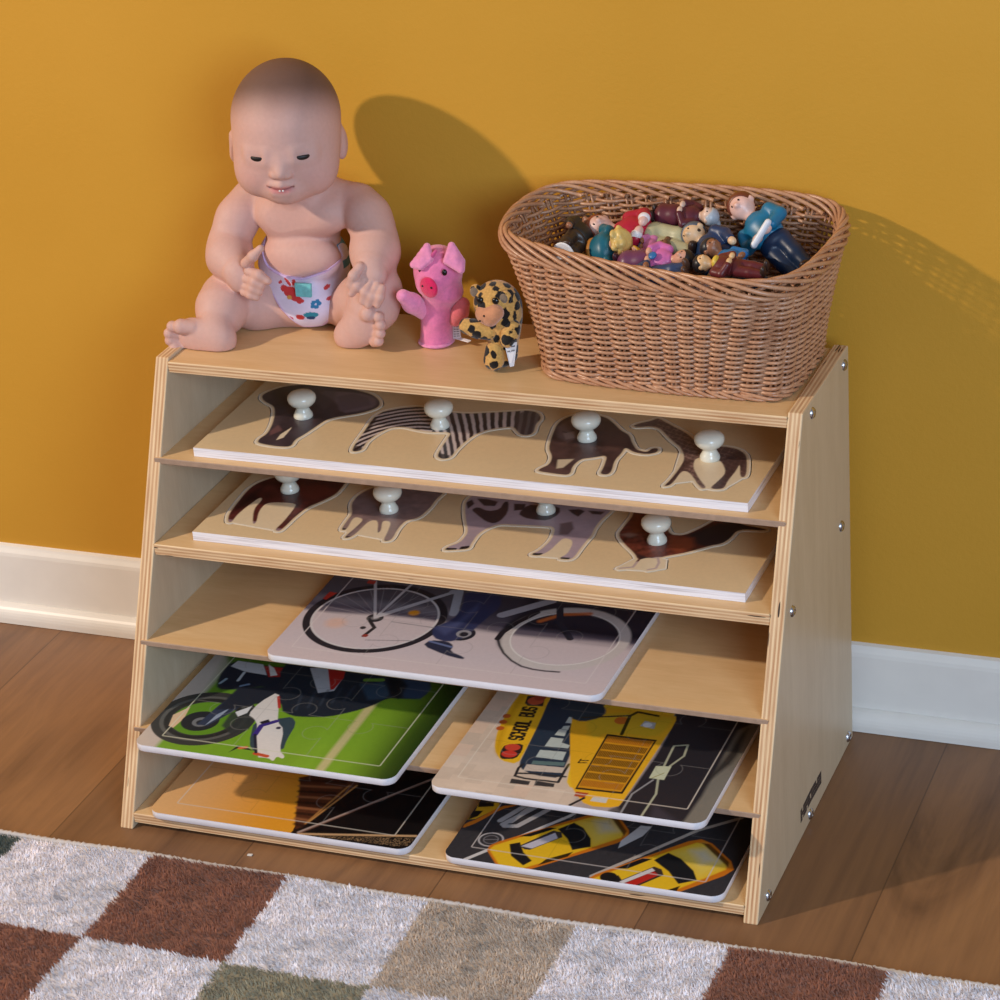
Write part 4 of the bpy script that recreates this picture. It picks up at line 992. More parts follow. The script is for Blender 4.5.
# head
hd(0, -.006, .005, (.0525, .060, .0555), k=.002)
hd(0, .010, -.026, (.0485, .042, .035), k=.018)
hd(-.0235, .022, -.041, (.0230, .023, .0210), k=.016); hd(.0240, .022, -.041, (.0230, .023, .0210), k=.016)
hd(0, .034, -.0545, (.0175, .0165, .0125), k=.012)
hd(0, .0400, -.0470, (.0165, .0120, .0100), k=.010)
for s_ in (-1, 1):
    hd(s_*.0205, .0515, -.0128, (.0110, .0045, .0036), k=.007, op=-1)
    fd.cap(hp(s_*.0130, .0490, -.0108), hp(s_*.0300, .0400, -.0106), .0034, .0026, k=.009)
    fd.cap(hp(s_*.0130, .0485, -.0182), hp(s_*.0290, .0410, -.0178), .0034, .0028, k=.009)
fd.cap(hp(0, .0490, -.016), hp(0, .0560, -.0282), .0046, .0056, k=.009)
for s_ in (-1, 1): fd.ell(hp(s_*.0064, .0530, -.0306), (.0042, .0048, .0036), HX, .003)
fd.cap(hp(-.0075, .0500, -.0412), hp(.0015, .0532, -.0414), .0028, .0034, k=.004); fd.cap(hp(.0105, .0500, -.0412), hp(.0015, .0532, -.0414), .0028, .0034, k=.004)
fd.cap(hp(-.0055, .0500, -.0488), hp(.0085, .0500, -.0488), .0036, k=.004)
fd.chain([hp(-.0125, .0475, -.0428), hp(-.0070, .0545, -.0446), hp(.0015, .0570, -.0454), hp(.0095, .0545, -.0446), hp(.0150, .0470, -.0424)], [.0006, .0014, .0018, .0014, .0006], k=.0012, op=-1)
for s_ in (-1, 1):                                    # ears
    fd.ell(hp(.054 if s_ > 0 else -.0495, -.012, -.025), (.0066, .0105, .0170), HX, .004)
    fd.ell(hp(s_*.0602, -.0085, -.022), (.0044, .0062, .0105), HX, .002, -1)
fd.clip((0, 0, SEAT+.0006), (0, 0, -1)); fd.clip((0, .3705, 0), (0, 1, 0))
V, F = fd.mesh(1)
rel = (V-HO) @ HX.T
m = rel[:, 2]-.55*rel[:, 1]-.10*np.abs(rel[:, 0])
scalp = sstep(-.014, .036, m)*(rel[:, 2] > -.035)
ear = np.abs(rel[:, 0]) > .0525
scalp = scalp*(1-ear*1.0*(rel[:, 2] < .006))
colv = SKIN[None]*(1-scalp[:, None]*.86)+Sa(84, 60, 50)[None]*scalp[:, None]*.86
lip = np.exp(-(((rel[:, 0]-.0015)/.0120)**2+((rel[:, 2]+.0456)/.0042)**2)**2)*(rel[:, 1] > .04)
colv = colv*(1-.6*lip[:, None])+Sa(206, 92, 100)*.6*lip[:, None]
ml = np.full(len(V), 1.0)
for a_, b_ in (((-.0105, -.0430), (-.0065, -.0443)), ((-.0065, -.0443), (.0015, -.0456)), ((.0015, -.0456), (.0110, -.0441)), ((.0110, -.0441), (.0150, -.0424))):
    a_, b_ = np.array(a_), np.array(b_); e_ = b_-a_; q_ = rel[:, [0, 2]]-a_
    t_ = np.clip(q_ @ e_/(e_ @ e_), 0, 1); ml = np.minimum(ml, np.linalg.norm(q_-t_[:, None]*e_, axis=1))
ml = np.clip(1.35-ml/.0010, 0, 1)*(rel[:, 1] > .035)
colv = colv*(1-.72*ml[:, None])+Sa(128, 54, 58)*.72*ml[:, None]
ck = np.exp(-(((np.abs(rel[:, 0])-.03)/.016)**2+((rel[:, 2]+.036)/.014)**2))*(rel[:, 1] > .015)
colv = colv*(1-.30*ck[:, None])+Sa(214, 146, 134)*.30*ck[:, None]
mesh_np('body', V, F, M_VINYL, doll, colv)
M_EYE = plain('doll_eye_black', (20, 16, 16), .45, var=.02)
for s_ in (-1, 1):
    ef = Field(hp(s_*.0225, .048, -.0128)-.012, hp(s_*.0225, .048, -.0128)+.012, .0005)
    tilt = np.array([hr*.985+hf*(-.30*s_), hf*.985+hr*(.30*s_), hu]); tilt = np.array([unit(t) for t in tilt])
    ef.ell(hp(s_*.0208, .0498, -.0144), (.0078, .0032, .0036), tilt, 0); ef.clip(hp(s_*.0204, .0488, -.0128), hu)
    V, F = ef.mesh(1); tag(mesh_np('eye', V, F, M_EYE, doll), 'narrow black painted eye')
M_TOOTH = plain('tooth_white', (240, 236, 230), .2)
for s_ in (-1, 1):
    ef = Field(hp(s_*.0016+.0015, .0545, -.0462)-.004, hp(s_*.0016+.0015, .0545, -.0462)+.004, .0004)
    ef.ell(hp(s_*.0016+.0012, .0548, -.0462), (.0011, .0012, .0010), HX, 0); V, F = ef.mesh(1); mesh_np('tooth', V, F, M_TOOTH, doll)
# nappy: the hips swollen by the cloth, cut at the waistband and the leg openings
nf = Field((.02, .24, .4225), (.20, .376, .52), .0009)
nf.ell(ony(304, 262, .322), (.0470, .0415, .0435), k=0); nf.ell(ony(306, 296, .318), (.0515, .0445, .0315), k=.012)
nf.ell(ony(302, 256, .297), (.0410, .0232, .0272), k=.006); nf.ell(ony(312, 300, .296), (.024, .022, .022), k=.010)
NPOLY = np.array([ony(u, v, .283)[[0, 2]] for u, v in ((246, 234), (256, 252), (267, 266), (285, 274), (303, 277), (325, 271), (342, 259), (353, 245), (372, 236), (368, 272), (354, 287), (343, 304), (335, 317), (320, 329), (303, 327), (291, 313), (274, 295), (250, 272))])
def poly2(Q, X, Y):
    d = np.full(np.broadcast(X, Y).shape, 1e9); sg = np.ones(d.shape)
    for i in range(len(Q)):
        a = Q[i]; b = Q[i-1]; e = b-a; wx, wy = X-a[0], Y-a[1]
        t = np.clip((wx*e[0]+wy*e[1])/(e @ e), 0, 1); d = np.minimum(d, (wx-e[0]*t)**2+(wy-e[1]*t)**2)
        c1 = Y >= a[1]; c2 = Y < b[1]; c3 = e[0]*wy > e[1]*wx
        sg = np.where((c1 & c2 & c3) | (~c1 & ~c2 & ~c3), -sg, sg)
    return sg*np.sqrt(d)
zb_ = ony(250, 238, .32)[2]
def ncut(X, Y, Z):
    return np.where(Y < .318, poly2(NPOLY, X, Z)+0*Y, (Z-zb_)+0*X+0*Y)
nf.clipfn(ncut); nf.clip((0, 0, SEAT+.0008), (0, 0, -1)); nf.clip((0, .3712, 0), (0, 1, 0))
V, F = nf.mesh(1)
nc = np.tile(Sa(226, 214, 236), (len(V), 1))
def uvof(V):
    q = (V-CAM) @ CR.T; return np.stack([500+FPX*q[:, 0]/q[:, 2], 500-FPX*q[:, 1]/q[:, 2]], 1)
X_, Z_ = V[:, 0], V[:, 2]
front = V[:, 1] < .315
def spot(u, v, r, rgb, ry=None, y=.278, rot=0):
    p = ony(u, v, y); dx, dz = X_-p[0], Z_-p[2]
    dx, dz = dx*math.cos(rot)+dz*math.sin(rot), -dx*math.sin(rot)+dz*math.cos(rot)
    k = (np.sqrt((dx/r)**2+(dz/(ry or r))**2) < 1) & front; nc[k] = Sa(*rgb)
red = (208, 62, 62)
for a in ((290, 292, .0075, .0052, 0), (283, 289, .004, .0036, 0), (279, 283, .0028, .0016, .7), (287, 282.5, .0018, .0052, .5), (293, 282, .0018, .005, -.3), (296, 297, .0085, .003, -.2), (302, 300, .004, .002, .2)): spot(a[0], a[1], a[2], red, a[3], rot=a[4])
spot(290, 297, .0030, (222, 160, 80), .0018)
for k in range(5): t = k*1.257; spot(316+2.6*math.cos(t), 304+2.6*math.sin(t), .0021, (52, 124, 170))
for k in range(5): t = k*1.257+.3; spot(338+3*math.cos(t), 277+3.4*math.sin(t), .0019, (214, 70, 78))
spot(344, 268, .004, (92, 104, 124), .0045); spot(342, 288, .0028, (44, 84, 150), .007, rot=-.5); spot(312, 314, .007, (52, 140, 160), .0034); spot(312, 317, .004, (40, 70, 110), .002)
spot(302, 315.5, .0046, (206, 60, 56), .0030); spot(321, 292, .002, (206, 70, 70)); spot(326, 302, .003, (206, 76, 80), .002); spot(277, 270, .0034, (74, 164, 190), .0022); spot(314, 272.5, .0042, (226, 204, 110), .0026); spot(321, 269, .003, (206, 70, 80), .002)
spot(352, 256, .0050, (206, 60, 40), .0090, y=.295, rot=.5)
for u, v, c_ in ((272, 302, (190, 60, 80)), (283, 311, (200, 80, 110)), (266, 296, (170, 80, 150)), (293, 317, (190, 70, 90)), (333, 305, (200, 80, 90))): spot(u, v, .0022, c_)
wband = np.abs(poly2(NPOLY, X_, Z_)) < .0022; nc[wband & front] = Sa(214, 186, 226)
side_ = ~front; hz = np.modf(np.sin(np.floor(X_/.008)*12.9+np.floor(Z_/.008)*78.2)*43758.5)[0]
nc[side_ & (hz > .55)] = Sa(200, 70, 70); nc[side_ & (hz < -.6)] = Sa(80, 140, 170)
nap = mesh_np('nappy', V, F, colmat('nappy_cloth', .8, .2, sheen=.2, bmp=.1), doll, nc); tag(nap, 'white nappy printed with red crabs and blue starfish')
bm = bmesh.new()
lc = ony(303.5, 291, .2735)
for i in range(2): pass
q = [np.array(ony(u, v, y)) for u, v, y in ((294.5, 283.5, .2725), (310.5, 284.5, .2722), (311, 297.5, .2722), (296, 296.5, .2722))]
fr = [bm.verts.new(p) for p in q]; bk = [bm.verts.new(p+np.array([0, .003, 0])) for p in q]
bm.faces.new(fr); bm.faces.new(bk[::-1])
for i in range(4): bm.faces.new((fr[i], bk[i], bk[(i+1) % 4], fr[(i+1) % 4]))
tag(bm_obj('label', bm, plain('teal_label', (112, 190, 196), .6, var=.12, scale=300), nap), 'small teal square label')
# ------------------------------------------------------------------ two finger puppets
def plush(name, rgb): return plain(name, rgb, .85, var=.10, scale=220, spec=.15, bmp=.5, sheen=.5)
M_PINK = plush('pink_plush', (236, 126, 172)); M_PINK2 = plush('light_pink_plush', (240, 146, 186)); M_SNOUT = plush('hot_pink_felt', (222, 28, 92))
M_BLACK = plain('black_bead', (16, 14, 14), .15); M_TAG = plain('white_cloth_tag', (226, 222, 224), .7)
M_INK = plain('tag_print', (120, 116, 120), .8)
PY = .281
def PP(u, v, y=PY): return ony(u, v, y)
pig = empty('pig_puppet', PP(437, 345), 'pink pig finger puppet with a hot pink snout standing beside the doll', 'finger puppet')
def piece(name, prims, mat, parent, lo, hi, h=.0009, clip=None, col=None, relax=1):
    f = Field(lo, hi, h)
    for p in prims: getattr(f, p[0])(*p[1:-1], **p[-1]) if isinstance(p[-1], dict) else getattr(f, p[0])(*p[1:])
    if clip: f.clip(*clip)
    V, F = f.mesh(relax)
    return mesh_np(name, V, F, mat, parent, None if col is None else col(V))
lo = PP(385, 352)-[.0, .03, .003]; hi = PP(480, 235)+[.01, .03, .01]
lo = np.minimum(lo, hi)-.012; hi = np.maximum(PP(385, 352), PP(480, 235))+.03
b0, b1, b2 = PP(436.5, 341), PP(437, 318), PP(438, 300)
piece('body', [('chain', [b0, b1, b2], [.0162, .0150, .0150]), ('ell', PP(438, 272), (.0240, .0215, .0235), {'k': .006}),
               ('ell', PP(438, 262), (.0160, .0165, .0135), {'k': .012}), ('ell', PP(430, 286, PY-.017), (.0125, .0100, .0105), {'k': .010}),
               ('ell', PP(444, 292), (.0190, .0180, .0120), {'k': .008})], M_PINK, pig, lo, hi, clip=((0, 0, SEAT+.0004), (0, 0, -1)))
f = Field(lo, hi, .0009); f.ell((b0[0], b0[1], SEAT+.003), (.0182, .0182, .0032), k=0); f.clip((0, 0, SEAT+.0002), (0, 0, -1)); V, F = f.mesh(); mesh_np('hem', V, F, M_PINK2, pig)
piece('arm', [('chain', [PP(424, 311, PY-.006), PP(412, 303, PY-.018), PP(403, 296, PY-.028)], [.0088, .0094, .0066])], M_PINK2, pig, lo, hi)
piece('arm', [('chain', [PP(455, 320), PP(460, 312), PP(463, 304)], [.0066, .0080, .0066])], plush('coral_plush', (234, 118, 128)), pig, lo, hi)
sn = PP(429, 287.5, PY-.0285); sd = unit(np.array([-.25, -.93, -.05])); sr = unit(np.cross(sd, [0, 0, 1])); su = np.cross(sr, sd)
sno = piece('snout', [('ell', sn, (.0102, .0036, .0108), [sr, sd, su])], M_SNOUT, pig, lo, hi, .0007)
for s_ in (-1, 1):
    c_ = sn+sr*.0052*s_+su*.0018+sd*.0028
    V, F = lathe([(.0001, -.0012), (.0011, -.0006), (.0013, 0), (.0011, .0006), (.0001, .0012)], c_, 'z', 10); mesh_np('nostril', V, F, M_BLACK, sno)
for c_ in (PP(444.5, 272.5, PY-.0215), PP(421, 270, PY-.018)):
    f = Field(c_-.006, c_+.006, .0005); f.ell(c_, (.0026, .0022, .0033)); V, F = f.mesh(); mesh_np('eye', V, F, M_BLACK, pig)
def flap(name, pts, th, mat, parent, bulge=.0):
    """thin stuffed triangle/leaf through three or four points"""
    P_ = [np.array(p) for p in pts]
    f = Field(np.min(P_, 0)-.01, np.max(P_, 0)+.01, .0007)
    n = len(P_); c_ = sum(P_)/n
    for i in range(n):
        f.cap(P_[i], P_[(i+1) % n], th, k=.001); f.cap(P_[i], c_, th, th*1.25, k=.002)
        for t in (.25, .5, .75): f.cap(P_[i]*(1-t)+P_[(i+1) % n]*t, c_, th, th*1.25, k=.002)
    V, F = f.mesh(1); return mesh_np(name, V, F, mat, parent)
flap('ear', [PP(427, 246.5, PY-.012), PP(413.5, 264.5, PY-.020), PP(421, 266.5, PY-.022), PP(430, 259, PY-.018)], .0030, M_PINK2, pig)
flap('ear', [PP(451.5, 245.5, PY-.010), PP(446.5, 261, PY-.018), PP(461, 270, PY-.018), PP(461.5, 261, PY-.012)], .0030, M_PINK2, pig)
flap('head_seam', [PP(436, 251, PY-.014), PP(430, 258, PY-.018), PP(425, 266, PY-.021)], .0012, plush('deep_pink_plush', (206, 84, 136)), pig)
def cloth_tag(parent, pts, depth, lines):
    bm = bmesh.new(); q = [np.array(p) for p in pts]; d = np.array(depth)
    a = [bm.verts.new(p) for p in q]; b = [bm.verts.new(p+d) for p in q]
    bm.faces.new(a); bm.faces.new(b[::-1])
    for i in range(len(a)): bm.faces.new((a[i], b[i], b[(i+1) % len(a)], a[(i+1) % len(a)]))
    o = tag(bm_obj('sewn_tag', bm, M_TAG, parent), 'white sewn-in tag with small print')
    nrm = -unit(d)*.0002
    bm = bmesh.new()
    for t in lines:
        l = q[0]*(1-t)+q[3]*t; r = q[1]*(1-t)+q[2]*t
        for s0, s1 in ((.12, .4), (.48, .85)):
            A = l*(1-s0)+r*s0; B = l*(1-s1)+r*s1; h_ = (q[3]-q[0])*.06
            bm.faces.new([bm.verts.new(x+nrm) for x in (A, B, B+h_, A+h_)])
    bm_obj('print', bm, M_INK, o)
cloth_tag(pig, [PP(453, 325, PY+.004), PP(459.5, 325, PY+.004), PP(461, 338, PY+.002), PP(453, 338.5, PY+.002)], (0, .0006, 0), (.1, .28, .46, .64, .8))
cloth_tag(pig, [PP(453, 338.5, PY+.002), PP(461, 338, PY+.002), PP(471, 341, PY-.002), PP(468, 342.5, PY-.004)], (0, .0004, .0005), ())

def m_leopard():
    m, nt, b = newmat('leopard_plush')
    v = objcoord(nt)
    wob = noise(nt, v, 160, 2)
    vo = N(nt, 'ShaderNodeTexVoronoi'); vo.inputs['Scale'].default_value = 98; vo.inputs['Randomness'].default_value = .95; L(nt, v, vo.inputs['Vector'])
    d = mathn(nt, 'ADD', vo.outputs['Distance'], mathn(nt, 'MULTIPLY', mathn(nt, 'SUBTRACT', wob, .5), .55))
    c = ramp(nt, d, [(.44, S(28, 22, 20)), (.51, S(212, 162, 90))])
    c = mix(nt, 1.0, c, ramp(nt, noise(nt, v, 420, 2), [(.3, (.8, .8, .8, 1)), (.7, (1.1, 1.1, 1.1, 1))]), 'MULTIPLY')
    L(nt, c, b.inputs['Base Color']); b.inputs['Roughness'].default_value = .85; b.inputs['Specular IOR Level'].default_value = .15
    b.inputs['Sheen Weight'].default_value = .3; bump(nt, b, noise(nt, v, 2400, 2), .4, .001); return m
M_LEO = m_leopard(); M_TAN = plush('tan_felt', (206, 140, 100)); M_EARG = plush('grey_tan_felt', (128, 108, 90))
LY = .2415
leo = empty('leopard_puppet', PP(500, 366, LY), 'leopard-print finger puppet with a tan muzzle standing against the wicker basket', 'finger puppet')
lo = np.minimum(PP(450, 372, LY), PP(535, 272, LY))-.03; hi = np.maximum(PP(450, 372, LY), PP(535, 272, LY))+.03
piece('body', [('chain', [PP(503, 352, LY), PP(503, 335, LY), PP(502, 318, LY)], [.0145, .0145, .0160]), ('ell', PP(497, 303, LY), (.0225, .0205, .0220), {'k': .006}),
               ('ell', PP(507, 316, LY), (.0130, .0170, .0220), {'k': .008})], M_LEO, leo, lo, hi, clip=((0, 0, SEAT+.0004), (0, 0, -1)))
piece('arm', [('chain', [PP(489, 332, LY-.014), PP(478, 329, LY-.016), PP(467, 326, LY-.018)], [.0078, .0085, .0078])], M_LEO, leo, lo, hi)
piece('arm', [('chain', [PP(513, 327, LY-.012), PP(510, 334, LY-.016), PP(507, 341, LY-.018)], [.0072, .0076, .0066])], M_LEO, leo, lo, hi)
piece('foot', [('chain', [PP(495, 350, LY-.012), PP(494, 360, LY-.014)], [.0092, .0100])], M_LEO, leo, lo, hi, clip=((0, 0, SEAT+.0004), (0, 0, -1)))
ms = unit(np.array([-.45, -.85, -.25])); mr = unit(np.cross(ms, [0, 0, 1])); mu = np.cross(mr, ms)
mz = piece('muzzle', [('ell', PP(489, 316.5, LY-.0180), (.0105, .0085, .0098), [mr, ms, mu]), ('ell', PP(496, 312, LY-.0185), (.0080, .0075, .0080), [mr, ms, mu], {'k': .004}), ('ell', PP(482, 314, LY-.016), (.0060, .0065, .0080), [mr, ms, mu], {'k': .004})], M_TAN, leo, lo, hi, .0008)
for u, v in ((480, 321), (484, 316)):
    c_ = PP(u, v, LY-.0262); f = Field(c_-.004, c_+.004, .0004); f.ell(c_, .0011); V, F = f.mesh(); mesh_np('nostril', V, F, M_BLACK, mz)
for u, v, yy in ((476, 291, -.006), (505.5, 297.5, -.012)):
    c_ = PP(u, v, LY+yy); f = Field(c_-.012, c_+.012, .0007); f.ell(c_, (.0062, .0036, .0068)); V, F = f.mesh(); e = mesh_np('ear', V, F, M_LEO, leo)
    c2 = c_-[0.0008, .0026, 0]; f = Field(c2-.012, c2+.012, .0006); f.ell(c2, (.0042, .0020, .0048)); V, F = f.mesh(); mesh_np('inner_ear', V, F, M_EARG, e)
for u, v, yy in ((480, 300, -.0175), (495.5, 301, -.0205)):
    c_ = PP(u, v, LY+yy); f = Field(c_-.008, c_+.008, .0005); f.ell(c_, (.0034, .0024, .0034)); V, F = f.mesh(); mesh_np('eye', V, F, M_BLACK, leo)
cloth_tag(leo, [PP(504.5, 344.5, LY-.0205), PP(517, 342, LY-.018), PP(514, 366, LY-.018), PP(510, 367, LY-.0205)], (0, .0006, 0), (.12, .3))
# ------------------------------------------------------------------ wicker basket
def closed_spline(pts, n):
    P_ = np.array(pts, float); m = len(P_); out = []
    per = 64
    for i in range(m):
        p0, p1, p2, p3 = P_[i-1], P_[i], P_[(i+1) % m], P_[(i+2) % m]
        for t in np.arange(per)/per:
            out.append(.5*((2*p1)+(-p0+p2)*t+(2*p0-5*p1+4*p2-p3)*t*t+(-p0+3*p1-3*p2+p3)*t**3))
    out = np.array(out); d = np.linalg.norm(np.roll(out, -1, 0)-out, axis=1); s = np.concatenate([[0], np.cumsum(d)])
    q = np.linspace(0, s[-1], n, endpoint=False)
    ext = np.vstack([out, out[:1]])
    return np.stack([np.interp(q, s, ext[:, k]) for k in range(out.shape[1])], 1)
NS = 44; NP = NS*8
RIM = [(.359, .229, .557), (.420, .199, .555), (.506, .174, .553), (.600, .159, .553), (.644, .186, .553), (.658, .263, .555), (.655, .325, .558), (.628, .357, .563), (.560, .362, .567), (.470, .362, .567), (.385, .359, .565), (.351, .335, .562), (.3415, .280, .559)]
BASE = [(.393, .230, .425), (.416, .2185, .425), (.5085, .2110, .425), (.600, .2115, .425), (.619, .219, .425), (.6265, .240, .425), (.6285, .288, .425), (.626, .338, .425), (.608, .352, .425), (.500, .354, .425), (.400, .352, .425), (.385, .340, .425), (.382, .262, .425)]
rim = closed_spline(RIM, NP); bas = closed_spline(BASE, NP)
# line the base samples up with the rim samples by angle
def bywrap(C_, n):
    c = C_[:, :2].mean(0); a = np.unwrap(np.arctan2(C_[:, 1]-c[1], C_[:, 0]-c[0])); return a
ra = bywrap(rim, NP); ba = bywrap(bas, NP)
o = (ba-ba[0]); sgn = 1 if o[-1] > 0 else -1
ba_e = np.concatenate([ba-sgn*2*np.pi, ba, ba+sgn*2*np.pi]); be = np.vstack([bas]*3)
order = np.argsort(ba_e)
# arc-length fractions keep the stakes evenly spread; blend with angle matching to keep the corners together
bas = np.stack([np.interp(ra, ba_e[order], be[order, k]) for k in range(3)], 1)
def wall(t):                                   # t 0 bottom .. 1 rim, gentle flare
    f = .15*t+.85*t**1.35
    P_ = bas*(1-f)[..., None]+rim*f[..., None] if not np.isscalar(t) else bas*(1-f)+rim*f
    P_ = P_.copy(); P_[:, 2] = bas[:, 2]*(1-t)+rim[:, 2]*t; return P_
def outn(P_):
    T_ = np.roll(P_, -1, 0)-np.roll(P_, 1, 0); n = np.stack([T_[:, 1], -T_[:, 0], 0*T_[:, 0]], 1)
    n /= np.linalg.norm(n, axis=1)[:, None]; c = P_.mean(0)
    if ((P_-c)*n).sum() < 0: n = -n
    return n
def m_wicker(name, a, bc):
    m, nt, b = newmat(name)
    v = objcoord(nt); n1 = noise(nt, v, 45, 3); n2 = noise(nt, v, 500, 2)
    c = ramp(nt, n1, [(.25, S(*a)), (.75, S(*bc))]); c = mix(nt, .25, c, ramp(nt, n2, [(.3, S(110, 62, 36)), (.7, S(216, 160, 116))]))
    L(nt, c, b.inputs['Base Color']); b.inputs['Roughness'].default_value = .32; b.inputs['Specular IOR Level'].default_value = .5; return m
M_WICK = m_wicker('brown_wicker', (178, 124, 92), (210, 162, 128)); M_STAKE = m_wicker('stake_wicker', (156, 106, 78), (190, 142, 110))
basket = empty('wicker_basket', (.505, .282, SEAT), 'brown rectangular wicker basket full of toy figures on top of the rack', 'basket')
s_idx = np.arange(NP); ph = np.pi*s_idx/(NP/NS)
NR = 41
paths = []
for r in range(NR):
    t = .035+r/(NR-1)*.865
    P_ = wall(t); n = outn(P_)
    off = .0033*np.cos(ph+(np.pi if r % 2 else 0))
    off = np.sign(off)*np.abs(off)**.75*(.0033**.25)
    paths.append(P_+n*off[:, None]+np.array([0, 0, 1])*(.0004*np.sin(s_idx*.21+r*1.7))[:, None])
V, F = tubes(paths, [.00170]*NR, 6, True); mesh_np('woven_wall', V, F, M_WICK, basket)
paths = []
for k in range(NS):
    i = int((k+.5)*NP/NS) if False else int(k*NP/NS)
    for d_ in (-1, 1):
        paths.append(np.array([wall(t)[(i+d_) % NP] for t in np.linspace(0, .95, 9)]))
V, F = tubes(paths, [.0014]*len(paths), 6); mesh_np('stakes', V, F, M_STAKE, basket)
def braid(name, P_, rh, rv, cnt, span, a0, a1, rad, mat, shift=0):
    n = outn(P_); paths = []
    for k in range(cnt):
        m_ = 22; q = np.linspace(0, 1, m_)
        s = (k/cnt*NP+q*span*NP/cnt) % NP
        i0 = np.floor(s).astype(int) % NP; fr = (s-np.floor(s))[:, None]
        C_ = P_[i0]*(1-fr)+P_[(i0+1) % NP]*fr; nn = n[i0]*(1-fr)+n[(i0+1) % NP]*fr
        ang = a0+(a1-a0)*q
        paths.append(C_+nn*(rh*np.cos(ang))[:, None]+np.array([0, 0, 1.0])*(rv*np.sin(ang))[:, None])
    V, F = tubes(paths, [rad]*cnt, 6); return mesh_np(name, V, F, mat, basket)
R_ = wall(.955); R_[:, 2] += .002
braid('braided_rim', R_, .0046, .0090, 40, 6.0, math.pi*1.12, -math.pi*.45, .0021, M_WICK)
B_ = wall(.02); B_[:, 2] = SEAT+.0052
braid('base_border', B_, .0040, .0036, 52, 3.4, math.pi*.9, -math.pi*.45, .0017, M_WICK)
n = outn(bas); ins = bas-n*.002
V = np.concatenate([ins+[0, 0, .003], ins+[0, 0, .0008], [[.505, .285, .428], [.505, .285, .4258]]]); F = []
for i in range(NP):
    j = (i+1) % NP; F.append((i, j, NP+j, NP+i))
F = np.array(F)
mesh_np('base_edge', V, F, M_STAKE, basket)
bt = []
for r in range(9):
    k = 1-(r+.5)/9.5; bt.append((ins-[.505, .285, 0])*[k, k, 1]+[.505, .285, .002])
V, F = tubes(bt, [.0045]*9, 6, True); mesh_np('woven_base', V, F, M_STAKE, basket)
